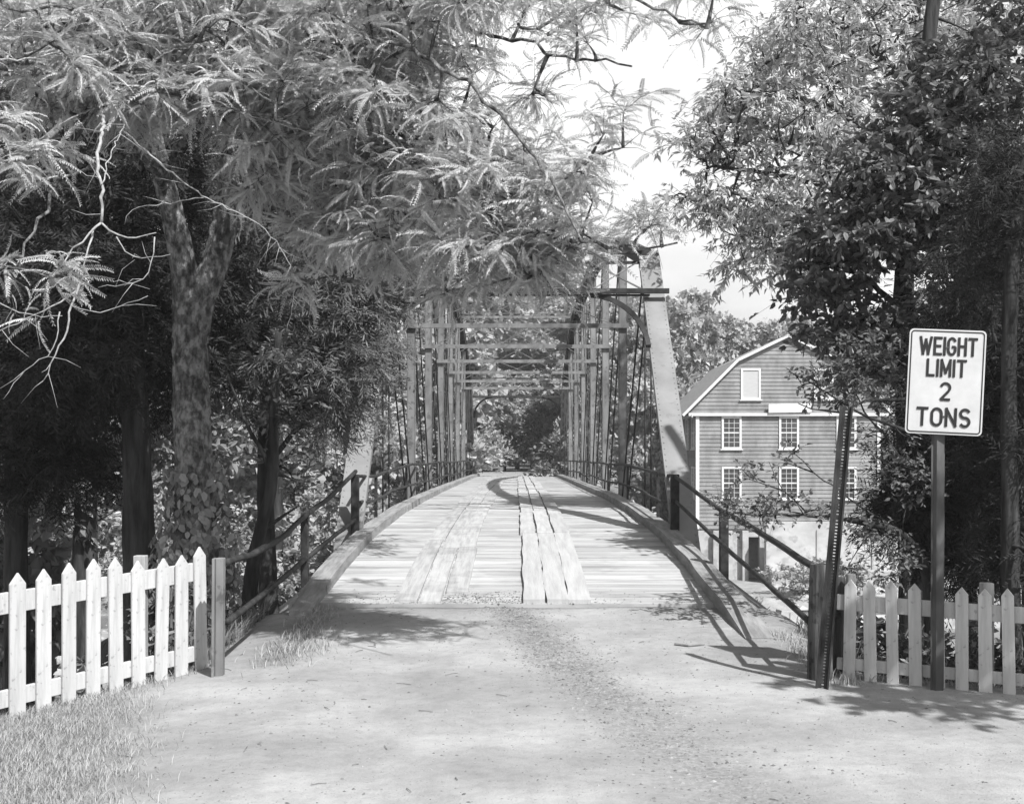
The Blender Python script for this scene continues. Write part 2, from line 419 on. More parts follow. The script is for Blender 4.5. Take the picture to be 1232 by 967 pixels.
def rand_dirs(rng, n, up=0.0, flat=1.0):
    d = rng.standard_normal((n, 3)); d[:, 2] *= flat; d[:, 2] += up
    return d / (np.linalg.norm(d, axis=1)[:, None] + 1e-9)

def blob_points(rng, blobs):
    """blobs in world units: (centre, (rx, ry, rz), count)"""
    out = []
    for c, r, n in blobs:
        d = rng.standard_normal((n, 3)); d /= np.linalg.norm(d, axis=1)[:, None]
        out.append(np.array(c) + d * (rng.random(n) ** .45)[:, None] * np.array(r))
    return np.concatenate(out)

def pb(px, py, d, rx, ry, rd, n):
    return (P(px, py, d), (rx * d / F, rd, ry * d / F), n)

def resample(pts, step=.25):
    pts = np.array(pts, float); seg = np.linalg.norm(np.diff(pts, axis=0), axis=1); s = np.concatenate([[0], np.cumsum(seg)])
    n = max(2, int(s[-1] / step)); t = np.linspace(0, s[-1], n)
    return np.stack([np.interp(t, s, pts[:, k]) for k in range(3)], -1)

def smooth_line(pts, it=2):
    pts = np.array(pts, float)
    for _ in range(it):
        q = [pts[0]]
        for a, b in zip(pts[:-1], pts[1:]): q += [a * .75 + b * .25, a * .25 + b * .75]
        q.append(pts[-1]); pts = np.array(q)
    return pts

def limb(mb, pts, r0, r1, sides=8, wob=.15, rng=RNG, jit=0.0, power=1.0):
    p = smooth_line(pts); p = resample(p, max(.12, r0 * 1.2))
    if jit: p[1:-1] += rng.standard_normal((len(p) - 2, 3)) * jit
    t = np.linspace(0, 1, len(p)) ** power
    mb.tube(p, r0 + (r1 - r0) * t, sides, wob=wob, rng=rng)
    return p

def crown(rng, cr, br, centres, skel, tpls, size, n_sub, sub_len, n_leaf, droop=.1, up=.25, twig_r=(.018, .006), flat=.6, wide=1.0, leaf_flat=.6, out_bias=.6, sub_r=.004, tone_c=.6, sag=.0, maxlink=2.5):
    """clumps of leaves at `centres`, each joined to the nearest bough"""
    # branches grow outwards: each clump is carried by the nearest wood, which may be an earlier clump's branch
    n = len(centres); skel = np.array(skel)[::2]; m0 = len(skel)
    d0 = np.array([np.min(np.linalg.norm(skel - c_, axis=1)) for c_ in centres]); centres = centres[np.argsort(d0)]; d0 = np.sort(d0)
    wood = np.zeros((m0 + 2 * n, 3)); wood[:m0] = skel; reach = np.zeros(m0 + 2 * n); cnt_ = m0
    par = np.empty((n, 3)); lvl = np.zeros(n)
    for i in range(n):
        w_ = wood[:cnt_]; dv = w_ - centres[i]
        dd = np.sqrt((dv * dv).sum(1)) + .6 * np.maximum(0, dv[:, 2]) + .35 * reach[:cnt_]
        j = int(np.argmin(dd)); par[i] = w_[j]; lvl[i] = reach[j]
        L_ = np.linalg.norm(centres[i] - par[i])
        wood[cnt_] = centres[i]; reach[cnt_] = reach[j] + L_; wood[cnt_ + 1] = par[i] * .45 + centres[i] * .55 + (0, 0, .06 * L_); reach[cnt_ + 1] = reach[j] + .55 * L_; cnt_ += 2
    ln = np.linalg.norm(centres - par, axis=1)
    mid = (par + centres) / 2 + rng.standard_normal((n, 3)) * (.10 * ln)[:, None] + np.array([0, 0, .06]) * ln[:, None]
    ok = ln < maxlink * 3
    if br is not None: br.twigs(par[ok], mid[ok], centres[ok], np.maximum(twig_r[0] * (1.5 - .45 * lvl[ok]), twig_r[1] * 1.1), twig_r[1], 5, 4)
    outd = (centres - par) / (ln[:, None] + 1e-6)
    ctone = rng.random(n)
    c = np.repeat(centres, n_sub, 0); od = np.repeat(outd, n_sub, 0); ct = np.repeat(ctone, n_sub)
    m = len(c)
    sd = rand_dirs(rng, m, up, flat) + od * out_bias; sd /= np.linalg.norm(sd, axis=1)[:, None]
    sl = sub_len * (.5 + .8 * rng.random(m))
    tip = c + sd * sl[:, None] - np.array([0, 0, droop]) * sl[:, None]
    sm = c + sd * (sl * .5)[:, None] + np.array([0, 0, .1]) * sl[:, None]
    if br is not None: br.twigs(c, sm, tip, sub_r, sub_r * .4, 3, 3)
    for j, tpl in enumerate(tpls):
        k = m * n_leaf // len(tpls)
        idx = rng.integers(0, m, k); t = rng.random(k) ** .7
        tt = t[:, None]
        pos = (1 - tt) ** 2 * c[idx] + 2 * tt * (1 - tt) * sm[idx] + tt ** 2 * tip[idx]
        ld = sd[idx] * .7 + rand_dirs(rng, k, -.1 - sag, leaf_flat) * 1.0
        nr = rand_dirs(rng, k, 1.6, 1)
        tn = np.clip(ct[idx] * tone_c + rng.random(k) * (1 - tone_c), 0, 1)
        cr.leaves(tpl, pos, ld, nr, size * (.65 + .7 * rng.random(k)), tn, wide)

# ------------------------------------------------------------------ TREES, near left: pale-barked locust
def make_locust():
    rng = np.random.default_rng(101)
    base = P(240, 0, 14); base[2] = gz(base[0], base[1]) - .1
    t = thing('locust_tree', 'pale barked forked tree left of the bridge, its feathery fronds arching over the road', 'tree', base)
    br = MB(); sk = []
    def L(pp, r0, r1, sides=9, jit=.0, wob=.15):
        p = limb(br, [P(*q) for q in pp], r0, r1, sides, wob, rng, jit); sk.extend(p[::1]); return p
    b0 = base.copy()
    def bark(pp, rad, seed):
        p = smooth_line(pp, 2); p = resample(p, .06); r_ = np.interp(np.linspace(0, 1, len(p)), np.linspace(0, 1, len(rad)), rad)
        S_ = 30; n0 = br.n; br.tube(p, r_, S_, cap=True)
        v = br.v[-1]; k = len(p); a_ = np.tile(np.arange(S_) * 2 * math.pi / S_, k); i_ = np.repeat(np.arange(k), S_) * .06
        f = 1 + .07 * np.sin(a_ * 7 + 3 * vnoise(a_ * 2, i_ * 3, seed, 1.5)) * .6 + .10 * vnoise(np.cos(a_) * 2, i_ * 1.6, seed + 1, 1.3) + .035 * rng.standard_normal(k * S_)
        cc = np.repeat(p, S_, 0); v[:k * S_] = cc + (v[:k * S_] - cc) * f[:, None]
    bark([b0, b0 + (0, 0, .3), P(238, 720, 14), P(235, 620, 14), P(231, 520, 14), P(229, 430, 14.02), P(227, 370, 14), P(220, 310, 13.92), P(204, 245, 13.8), P(190, 190, 13.6)], [.40, .30, .235, .215, .20, .19, .185, .14, .12, .10], 3)
    bark([P(232, 410, 14.02), P(240, 360, 14), P(260, 315, 14), P(275, 250, 14), P(280, 180, 14.0)], [.15, .155, .14, .13, .12], 9)
    L([(192, 200, 13.63), (188, 185, 13.6), (160, 140, 13.2), (120, 100, 12.4), (70, 85, 11.4), (0, 80, 10.4), (-80, 70, 9.6)], .115, .03)
    L([(280, 190, 14), (280, 160, 14.0), (279, 110, 14), (286, 40, 14), (305, -60, 14), (330, -160, 14)], .13, .08)
    L([(205, 245, 13.8), (180, 120, 14.2), (150, 20, 14.2), (120, -80, 14)], .08, .03)
    bough = [
        [(280, 150, 14), (400, 180, 15.5), (520, 230, 16.5), (640, 285, 17)],
        [(280, 170, 14), (340, 95, 12.6), (430, 45, 11.2), (520, 70, 10.3), (600, 130, 9.7), (660, 215, 9.4), (700, 290, 9.3)],
        [(286, 60, 14), (400, -60, 12), (560, -70, 10.5), (690, -35, 9.8), (780, 10, 9.4), (850, 35, 9.2)],
        [(278, 220, 14), (340, 225, 13.2), (420, 250, 12.5), (500, 290, 11.9), (570, 330, 11.5)],
        [(280, 150, 14), (380, 150, 13), (480, 140, 12), (560, 165, 11.3), (640, 210, 10.6), (730, 190, 10.2)],
        [(280, 130, 14), (360, 60, 13), (470, 20, 12), (600, 40, 11), (690, 70, 10.4), (760, 80, 10)],
        [(278, 200, 14), (380, 220, 12.8), (500, 230, 11.8), (600, 270, 11.1), (690, 290, 10.5), (780, 300, 10.2), (815, 292, 10.1)],
        [(270, 260, 14), (350, 300, 13), (430, 345, 12.3), (500, 365, 12)],
        [(280, 200, 14), (400, 120, 12.5), (500, 170, 11.2), (590, 250, 10.6), (620, 330, 10.4)],
        [(190, 190, 13.6), (130, 160, 12), (60, 165, 10.8), (-20, 190, 10)],
        [(120, 100, 12.4), (90, 160, 11), (60, 240, 10.3), (20, 330, 10)],
        [(160, 140, 13.2), (120, 60, 11.6), (60, 20, 10.6), (-20, 0, 10)],
        [(279, 110, 14), (240, 40, 12.6), (180, -10, 11.6), (110, -30, 11)],
        [(286, 40, 14), (330, -20, 12.6), (400, -40, 11.6), (480, -30, 11)],
        [(195, 210, 13.7), (230, 150, 12.4), (290, 130, 11.2), (350, 150, 10.5)],
        [(280, 120, 14), (300, 80, 12.3), (270, 40, 11.2), (210, 60, 10.6)],
        [(200, 230, 13.8), (170, 180, 12), (110, 200, 11), (40, 230, 10.4)],
    ]
    for b in bough: L(b, .04, .008, 6, .02)
    blobs = [ # px, py, d, rx, ry, rdepth, n
        pb(60, 30, 10.8, 110, 50, 1.2, 44), pb(60, 100, 10.8, 110, 40, 1.0, 34), pb(150, 50, 11.6, 100, 70, 1.2, 46),
        pb(130, 125, 11.6, 90, 30, 1.0, 26), pb(15, 180, 10.2, 40, 30, .7, 12), pb(10, 330, 10, 20, 12, .5, 3),
        pb(230, 60, 11.6, 110, 70, 1.3, 56), pb(250, 120, 11.4, 80, 35, 1.0, 26), pb(190, 130, 12, 70, 40, 1, 18),
        pb(350, 50, 11.6, 110, 80, 1.3, 70), pb(350, 140, 11.6, 100, 50, 1.2, 44), pb(350, 215, 12.4, 70, 40, 1.0, 28),
        pb(400, 270, 12.3, 60, 36, .9, 26), pb(450, 50, 11.2, 90, 80, 1.3, 60), pb(450, 140, 11.6, 100, 60, 1.2, 56),
        pb(470, 220, 11.8, 90, 50, 1.0, 50), pb(490, 285, 11.8, 70, 32, .9, 30), pb(375, 340, 12.2, 12, 6, .3, 3),
        pb(550, 165, 11, 60, 50, 1.0, 30), pb(570, 235, 11, 70, 40, .9, 36), pb(590, 290, 10.8, 70, 30, .8, 26),
        pb(640, 215, 10.4, 40, 36, .7, 13), pb(680, 232, 10.2, 40, 26, .6, 9), pb(725, 180, 10.2, 34, 12, .4, 4), pb(550, 50, 11, 50, 50, .9, 14),
        pb(770, 272, 10.2, 40, 8, .4, 4), pb(640, -5, 10.5, 90, 16, .9, 14), pb(690, 45, 10.3, 50, 20, .6, 5), pb(780, 2, 9.8, 60, 14, .6, 7),
        pb(845, 15, 9.4, 22, 12, .4, 3), pb(300, -10, 12, 200, 35, 1.4, 40), pb(500, -10, 11, 110, 30, 1.2, 24), pb(560, 345, 11.3, 50, 18, .5, 8), pb(650, 300, 10.8, 50, 22, .6, 16), pb(640, 340, 11, 40, 14, .5, 6), pb(690, 285, 10.5, 40, 14, .5, 7),
        pb(300, -60, 13, 260, 40, 1.8, 18), pb(600, -60, 11, 200, 20, 1.2, 8), pb(590, 285, 16.5, 80, 40, 1.2, 26), pb(520, 250, 16, 60, 40, 1.2, 14),
        pb(60, 335, 9.4, 20, 8, .3, 3), pb(640, 90, 10.6, 30, 22, .5, 4), pb(755, 125, 10.1, 12, 8, .2, 1),
    ]
    blobs = [(a_, b_, max(1, int(n_ * (.78 if a_[2] > 3 else .9)))) for a_, b_, n_ in blobs]
    c = blob_points(rng, blobs)
    cr = MB()
    crown(rng, cr, br, c, sk, FRONDS, .215, 6, .31, 5, droop=.15, up=.15, twig_r=(.013, .005), flat=.4, leaf_flat=.35, out_bias=.8, sub_r=.0035, tone_c=.35, sag=-.12)
    br.build('trunk', 'bark_light', t, base, True)
    cr.build('crown', 'leaf_locust', t, base)
    # bare dead branches hanging in front
    dd = MB(); dpts = []
    def D(pp, r0, r1):
        p = resample(smooth_line([P(*q) for q in pp], 1), .06); p[1:-1] += rng.standard_normal((len(p) - 2, 3)) * .007
        dpts.extend(p[3:])
        dd.tube(p, np.linspace(r0, r1, len(p)) * .6 * (1 + .18 * rng.random(len(p))), 6)
    D([(118, 105, 12), (125, 140, 10.5), (122, 165, 9.8), (114, 200, 9.6), (124, 225, 9.5), (122, 268, 9.5)], .026, .018)
    D([(122, 268, 9.5), (140, 285, 9.5), (160, 287, 9.5), (188, 280, 9.5)], .013, .005)
    D([(122, 268, 9.5), (105, 285, 9.4), (85, 305, 9.4), (60, 335, 9.3)], .014, .005)
    D([(112, 275, 9.5), (105, 310, 9.4), (98, 335, 9.4)], .013, .008)
    D([(98, 335, 9.4), (86, 370, 9.3), (80, 400, 9.3), (66, 430, 9.3), (52, 458, 9.3)], .016, .005)
    D([(140, 285, 9.5), (155, 310, 9.5), (175, 312, 9.5), (205, 306, 9.5)], .009, .003)
    D([(186, 285, 9.5), (183, 320, 9.5), (170, 340, 9.5), (118, 346, 9.5)], .008, .004)
    D([(86, 368, 9.3), (120, 378, 9.3), (145, 368, 9.3), (178, 356, 9.3)], .007, .003)
    D([(100, 345, 9.4), (60, 370, 9.3), (30, 385, 9.3), (-10, 402, 9.3)], .012, .005)
    D([(0, 365, 9.3), (40, 382, 9.3), (75, 380, 9.3)], .008, .004)
    D([(72, 375, 9.3), (68, 420, 9.3), (20, 452, 9.3), (4, 480, 9.3)], .008, .003)
    D([(122, 222, 9.5), (135, 180, 9.8), (150, 150, 10.5)], .008, .005)
    D([(142, 150, 11), (190, 195, 11), (245, 238, 11), (300, 262, 11), (330, 285, 11), (350, 320, 11)], .013, .005)
    D([(245, 238, 11), (200, 245, 11), (160, 250, 11), (150, 270, 11)], .008, .003)
    D([(45, 170, 10.5), (80, 145, 10.5), (115, 128, 11), (150, 118, 11.5)], .012, .008)
    D([(-20, 68, 9.8), (30, 72, 10), (80, 62, 10.4), (130, 65, 11)], .012, .008)
    D([(355, 330, 11.5), (352, 365, 11.5), (345, 400, 11.5)], .006, .003)
    D([(210, 100, 11), (255, 120, 11), (320, 145, 11), (380, 160, 11), (450, 205, 11)], .01, .004)
    for k in range(90):
        a = dpts[rng.integers(0, len(dpts))]; d_ = rand_dirs(rng, 1, -.1, .6)[0]; d_[1] *= .3
        dd.tube([a, a + d_ * .12 + rng.standard_normal(3) * .015, a + d_ * .26 + (0, 0, -.02)], [.003, .0022, .001], 4)
    dd.build('dead_branch', 'dead_wood', t, base, True)
    return sk
LOC = make_locust()

# ------------------------------------------------------------------ cedars and dark trees on the left bank
def make_tree(name, label, cat, base_px, d, trunk, blobs, leaf, bark, tpls, size, n_sub, sub_len, n_leaf, r=(.2, .08), group=None, seed=1, extra=(), **kw):
    rng = np.random.default_rng(seed)
    base = P(base_px, 0, d); base[2] = gz(base[0], base[1]) - .15
    t = thing(name, label, cat, base, group)
    br = MB(); sk = []
    pts = [base, *[P(*q) for q in trunk]]
    p = limb(br, pts, r[0], r[1], 10, .15, rng); sk.extend(p[len(p) // 5:])
    for e in extra:
        q = limb(br, [P(*a) for a in e[0]], e[1], e[2], 7, .15, rng, .01); sk.extend(q)
    cr = MB(); c = blob_points(rng, blobs)
    crown(rng, cr, br, c, sk, tpls, size, n_sub, sub_len, n_leaf, **kw)
    br.build('trunk', bark, t, base, True); cr.build('crown', leaf, t, base)
    return t

CED = dict(up=-.1, flat=.4, leaf_flat=.8, droop=.5, sag=.5, twig_r=(.02, .008), sub_r=.004, tone_c=.6)
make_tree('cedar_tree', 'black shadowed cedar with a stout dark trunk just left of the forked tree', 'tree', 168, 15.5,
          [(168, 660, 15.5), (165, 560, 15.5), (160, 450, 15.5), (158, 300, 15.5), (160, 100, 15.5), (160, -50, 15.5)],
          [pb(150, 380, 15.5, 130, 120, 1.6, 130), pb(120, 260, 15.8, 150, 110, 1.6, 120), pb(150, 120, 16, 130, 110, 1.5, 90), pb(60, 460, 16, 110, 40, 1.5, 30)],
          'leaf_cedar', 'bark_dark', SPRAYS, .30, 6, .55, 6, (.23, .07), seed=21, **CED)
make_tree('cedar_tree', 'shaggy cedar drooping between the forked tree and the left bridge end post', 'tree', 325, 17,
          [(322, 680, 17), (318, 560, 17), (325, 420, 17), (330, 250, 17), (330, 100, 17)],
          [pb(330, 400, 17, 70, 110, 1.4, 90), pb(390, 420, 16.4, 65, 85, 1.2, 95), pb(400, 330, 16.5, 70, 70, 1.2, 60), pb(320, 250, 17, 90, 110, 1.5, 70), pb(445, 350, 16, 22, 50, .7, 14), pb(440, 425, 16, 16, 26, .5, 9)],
          'leaf_cedar_lit', 'bark_dark', SPRAYS, .28, 6, .5, 6, (.13, .05), seed=22, extra=[([(322, 560, 17), (370, 500, 16.6), (420, 470, 16.2), (445, 450, 16)], .04, .015)], **CED)
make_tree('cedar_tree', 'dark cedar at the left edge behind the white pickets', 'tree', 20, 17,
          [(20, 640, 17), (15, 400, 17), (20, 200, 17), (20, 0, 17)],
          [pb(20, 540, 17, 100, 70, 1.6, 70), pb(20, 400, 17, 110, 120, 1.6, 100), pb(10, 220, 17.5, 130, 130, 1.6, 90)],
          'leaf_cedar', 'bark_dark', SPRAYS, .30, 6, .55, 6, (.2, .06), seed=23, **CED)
make_tree('leaning_tree', 'thin dark tree leaning right beside the left approach rail', 'tree', 298, 15,
          [(300, 700, 15), (312, 640, 15), (330, 580, 15), (328, 500, 15), (335, 400, 15)],
          [pb(330, 480, 15.2, 45, 60, .9, 18), pb(360, 560, 15.4, 40, 30, .7, 7)],
          'leaf_shrub', 'bark_dark', [LEAF], .09, 5, .35, 6, (.10, .04), seed=24, extra=[([(312, 640, 15), (335, 625, 15), (357, 575 + 35, 15)], .03, .01), ([(330, 570, 15), (290, 500, 15), (270, 440, 15.2)], .03, .01)])
make_tree('broadleaf_tree', 'leafy dark tree standing low on the bank behind the left pickets', 'tree', 110, 24,
          [(100, 600, 24), (110, 420, 24), (100, 250, 24), (110, 50, 24)],
          [pb(60, 590, 24, 90, 40, 2.5, 34), pb(100, 440, 25, 150, 120, 3, 110), pb(100, 200, 25, 160, 160, 3, 110), pb(210, 500, 25, 60, 80, 2.2, 40)],
          'leaf_far_dark', 'bark_dark', [LEAF], .19, 7, .7, 9, (.3, .1), seed=25)
make_tree('broadleaf_tree', 'dark leafy tree half hidden behind the drooping cedar', 'tree', 330, 27,
          [(330, 600, 27), (330, 400, 27), (320, 200, 27), (330, 60, 27)],
          [pb(310, 380, 27, 80, 90, 2.5, 70), pb(330, 220, 27, 120, 130, 3, 110), pb(420, 300, 27, 90, 110, 2.5, 80)],
          'leaf_dark', 'bark_dark', [LEAF], .19, 7, .7, 9, (.25, .1), seed=26)

# ------------------------------------------------------------------ right hand trees
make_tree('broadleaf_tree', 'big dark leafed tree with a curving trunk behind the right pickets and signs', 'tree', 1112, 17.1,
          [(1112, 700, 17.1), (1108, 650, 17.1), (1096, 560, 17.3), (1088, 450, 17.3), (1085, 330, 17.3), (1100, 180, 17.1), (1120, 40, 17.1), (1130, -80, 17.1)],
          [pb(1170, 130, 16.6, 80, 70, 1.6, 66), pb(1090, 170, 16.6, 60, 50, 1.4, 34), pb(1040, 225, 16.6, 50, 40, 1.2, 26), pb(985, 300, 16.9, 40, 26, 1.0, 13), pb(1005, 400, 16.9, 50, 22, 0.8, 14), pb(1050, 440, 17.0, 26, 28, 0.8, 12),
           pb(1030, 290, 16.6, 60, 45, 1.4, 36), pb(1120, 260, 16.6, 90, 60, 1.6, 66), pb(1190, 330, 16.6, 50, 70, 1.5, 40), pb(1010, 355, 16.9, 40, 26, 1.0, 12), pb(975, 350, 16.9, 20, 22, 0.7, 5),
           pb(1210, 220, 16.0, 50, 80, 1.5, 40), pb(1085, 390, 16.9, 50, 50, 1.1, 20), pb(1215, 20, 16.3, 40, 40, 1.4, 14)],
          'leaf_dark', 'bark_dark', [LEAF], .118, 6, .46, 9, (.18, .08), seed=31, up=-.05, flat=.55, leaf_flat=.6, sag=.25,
          extra=[([(1085, 330, 17.3), (1060, 250, 17.0), (1030, 220, 16.7), (1000, 235, 16.6)], .06, .015), ([(1090, 380, 17.3), (1040, 330, 17.0), (990, 315, 16.9), (950, 320, 16.9)], .05, .012),
                 ([(1100, 180, 17.1), (1150, 120, 16.9), (1200, 80, 16.3)], .07, .03), ([(1088, 300, 17.3), (1150, 290, 16.7), (1200, 310, 16.5), (1260, 330, 16.3)], .05, .02),
                 ([(1095, 240, 17.1), (1150, 175, 16.6), (1210, 180, 16.3), (1260, 170, 16.3)], .05, .02), ([(1092, 420, 17.3), (1050, 400, 17.0), (1000, 390, 16.9)], .03, .01)])
make_tree('low_tree', 'slender arching tree with sparse leaves spread low across the mill front', 'tree', 1122, 13.2,
          [(1120, 700, 13.2), (1105, 665, 13.1), (1085, 640, 13), (1060, 632, 13), (1020, 625, 13)],
          [pb(900, 610, 13, 50, 14, .5, 17), pb(960, 615, 13, 50, 12, .5, 10), pb(1080, 680, 12.6, 60, 25, .6, 16), pb(1070, 560, 13, 60, 60, .8, 24), pb(1010, 460, 13, 60, 35, .7, 26), pb(1040, 430, 13, 40, 30, .6, 16), pb(930, 560, 13, 60, 40, .7, 7), pb(1040, 640, 12.8, 50, 16, .5, 8)],
          'leaf_shrub', 'bark_dark', [LEAF], .052, 5, .20, 5, (.10, .03), seed=32, up=.1, sag=.1, twig_r=(.007, .003), sub_r=.002,
          extra=[([(1060, 632, 13), (1000, 622, 13), (960, 618, 13), (920, 622, 13), (860, 612, 13)], .022, .005), ([(970, 616, 13), (940, 585, 13), (925, 555, 13)], .008, .003),
                 ([(1095, 520, 12.9), (1040, 500, 13), (990, 470, 13), (955, 450, 13)], .02, .005), ([(1095, 480, 12.9), (1040, 480, 13), (1000, 500, 13), (960, 485, 13)], .02, .005),
                 ([(1085, 640, 13), (1040, 610, 13), (980, 570, 13), (955, 545, 13)], .012, .004), ([(1090, 560, 13), (1060, 520, 13), (1030, 480, 13), (1010, 420, 13)], .014, .004)])
make_tree('oak_tree', 'tall pale leafed tree rising behind the dark tree and above the mill', 'tree', 1100, 26,
          [(1095, 640, 26), (1090, 500, 26), (1088, 300, 26), (1095, 150, 26), (1100, 40, 26), (1105, -80, 26)],
          [pb(1010, 60, 25, 110, 60, 3, 86), pb(905, 140, 25, 60, 45, 2, 43), pb(865, 190, 25, 40, 32, 1.4, 18), pb(860, 245, 25, 36, 20, 1.0, 14), pb(920, 270, 25, 60, 40, 1.5, 27), pb(940, 60, 25, 50, 40, 2, 22), pb(1010, 170, 25, 100, 60, 3, 66),
           pb(1100, 30, 26, 140, 70, 3, 75), pb(945, 225, 25, 60, 40, 2, 27), pb(1150, 130, 27, 120, 90, 3, 59), pb(1050, -60, 26, 200, 60, 3, 75), pb(980, 300, 25, 70, 50, 2, 37), pb(1190, 10, 26, 80, 70, 3, 54),
           pb(830, 165, 25, 22, 16, .8, 5), pb(828, 240, 25, 22, 12, .6, 4), pb(880, 320, 25, 22, 14, .6, 5), pb(895, 100, 25, 30, 30, 1, 9)],
          'leaf_small', 'bark_dark', [SLIM], .165, 6, .65, 8, (.30, .1), seed=33, up=0, sag=.5, flat=.6, twig_r=(.028, .01), sub_r=.006, wide=1.1,
          extra=[([(1092, 220, 26), (1040, 150, 25.5), (980, 120, 25), (910, 110, 25)], .1, .03), ([(1088, 280, 26), (1020, 230, 25.5), (940, 210, 25), (860, 200, 25)], .1, .03), ([(1097, 110, 26), (1030, 40, 25), (960, 10, 25)], .09, .03),
                 ([(1092, 180, 26), (1150, 120, 26), (1220, 60, 26)], .1, .04)])
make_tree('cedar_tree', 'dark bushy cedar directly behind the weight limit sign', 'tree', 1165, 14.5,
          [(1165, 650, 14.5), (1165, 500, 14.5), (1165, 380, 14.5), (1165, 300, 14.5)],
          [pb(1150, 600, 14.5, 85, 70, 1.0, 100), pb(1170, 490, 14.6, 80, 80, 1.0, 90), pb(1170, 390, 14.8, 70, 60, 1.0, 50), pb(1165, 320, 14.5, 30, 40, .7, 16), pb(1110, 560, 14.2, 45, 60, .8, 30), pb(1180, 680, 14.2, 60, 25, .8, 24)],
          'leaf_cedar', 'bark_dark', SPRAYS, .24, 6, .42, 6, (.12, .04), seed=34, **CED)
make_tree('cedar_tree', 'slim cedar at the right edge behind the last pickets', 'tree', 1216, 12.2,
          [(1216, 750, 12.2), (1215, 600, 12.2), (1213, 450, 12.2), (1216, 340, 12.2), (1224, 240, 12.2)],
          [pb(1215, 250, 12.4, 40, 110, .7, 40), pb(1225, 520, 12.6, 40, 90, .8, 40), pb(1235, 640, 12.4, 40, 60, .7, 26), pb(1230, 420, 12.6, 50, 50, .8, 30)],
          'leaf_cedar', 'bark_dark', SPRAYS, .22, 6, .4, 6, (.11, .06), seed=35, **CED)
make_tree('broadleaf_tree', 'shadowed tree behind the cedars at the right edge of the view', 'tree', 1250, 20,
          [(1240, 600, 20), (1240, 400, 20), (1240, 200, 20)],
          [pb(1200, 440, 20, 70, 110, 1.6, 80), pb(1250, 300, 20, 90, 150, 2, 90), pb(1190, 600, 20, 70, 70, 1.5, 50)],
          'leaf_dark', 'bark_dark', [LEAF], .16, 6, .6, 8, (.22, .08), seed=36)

# shade tree standing right of the road, outside the view: it throws the dappled shade on the right fence
def shade_tree():
    rng = np.random.default_rng(51)
    base = np.array([7.6, 5.6, 0.]); base[2] = gz(base[0], base[1]) - .1
    t = thing('shade_tree', 'tree standing right of the dirt road, shading the right pickets', 'tree', base)
    br = MB(); sk = list(limb(br, [base, base + (0, 0, 2), base + (-.1, .1, 4), base + (.1, 0, 7.5)], .2, .08, 10, .15, rng))
    c = blob_points(rng, [((5.95, 6.75, 4.95), (1.6, 1.1, .7), 60), ((6.8, 6.0, 6.6), (1.4, 1.2, 1.0), 16)])
    cr = MB(); crown(rng, cr, br, c, sk, [LEAF], .14, 6, .4, 7)
    br.build('trunk', 'bark_dark', t, base, True); cr.build('crown', 'leaf_dark', t, base)
shade_tree()

# ------------------------------------------------------------------ far woods: three kinds, copied
def far_proto(kind, name, label, leaf, seed, n=7000, sz=.42, group=None, round_=1.0):
    rng = np.random.default_rng(seed)
    t = thing(name, label, 'tree', (0, 0, 0), group)
    br = MB(); H = 13.0
    sk = list(limb(br, [(0, 0, -.5), (.1, 0, 3), (-.1, .1, 7), (.1, 0, 11)], .28, .06, 7, .15, rng))
    blobs = []
    for i in range(20):
        a = rng.uniform(0, 6.28); z = rng.uniform(2.2, 12.2); rr = 3.4 * round_ * math.sqrt(max(.06, 1 - ((z - 6.2) / 6.8) ** 2)) * rng.uniform(.4, 1)
        blobs.append(((rr * math.cos(a), rr * math.sin(a), z), (1.5, 1.5, 1.1), 11))
    c = blob_points(rng, blobs)
    cr = MB(); crown(rng, cr, br, c, sk, [CARD], sz, 6, .85, 7, twig_r=(.04, .014), sub_r=.010, tone_c=.5, leaf_flat=.8, up=.1)
    br.build('trunk', 'bark_mid', t, (0, 0, 0), True); cr.build('crown', leaf, t, (0, 0, 0))
    return t
protos = {
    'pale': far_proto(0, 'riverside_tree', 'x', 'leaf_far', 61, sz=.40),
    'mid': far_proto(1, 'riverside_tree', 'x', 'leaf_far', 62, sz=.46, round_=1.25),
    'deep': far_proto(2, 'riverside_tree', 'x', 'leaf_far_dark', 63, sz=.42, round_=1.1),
}
LBL = {
    'L': ('sunlit tree on the far river bank left of the bridge', 'trees on the far bank left of the bridge'),
    'C': ('dark tree closing the road beyond the far end of the bridge', 'trees at the far end of the bridge'),
    'B': ('tall tree filling the sky behind the far bridge portal', 'tall trees behind the far portal'),
    'R': ('pale tree on the far bank between the bridge and the mill', 'trees between the bridge and the mill'),
    'M': ('tree standing behind the mill roof', 'trees behind the mill'),
    'N': ('tall shaded tree on the near left bank beyond the cedars', None),
}
used = set(); cnt = 0
def place(kind, px, d, top_py, zone, wide=1.0, base_z=None):
    """a tree at column px, distance d, as tall as its top shows at row top_py"""
    global cnt
    o = protos[kind]
    if kind in used: o = copy_tree(o)
    used.add(kind); cnt += 1
    x = (px - CX) * d / F; zb = float(gz(x, d)) if base_z is None else base_z
    top = EYE + (CY - top_py) * d / F
    s = (top - zb) / 13.2
    o.location = (x, d, zb); sx = s * wide * .95
    o.scale = (sx, sx, s); o.rotation_euler = (0, 0, (cnt * 2.4) % 6.28)
    o['label'] = LBL[zone][0]
    if LBL[zone][1]: o['group'] = LBL[zone][1]
    elif 'group' in o: del o['group']
    return o
rr = random.Random(5)
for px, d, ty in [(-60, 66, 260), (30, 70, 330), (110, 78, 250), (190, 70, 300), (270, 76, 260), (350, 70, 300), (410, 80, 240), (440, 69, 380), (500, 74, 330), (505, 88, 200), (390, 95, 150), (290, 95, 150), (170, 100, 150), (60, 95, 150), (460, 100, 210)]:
    place(rr.choice(['pale', 'mid']), px, d, ty, 'L', .9)
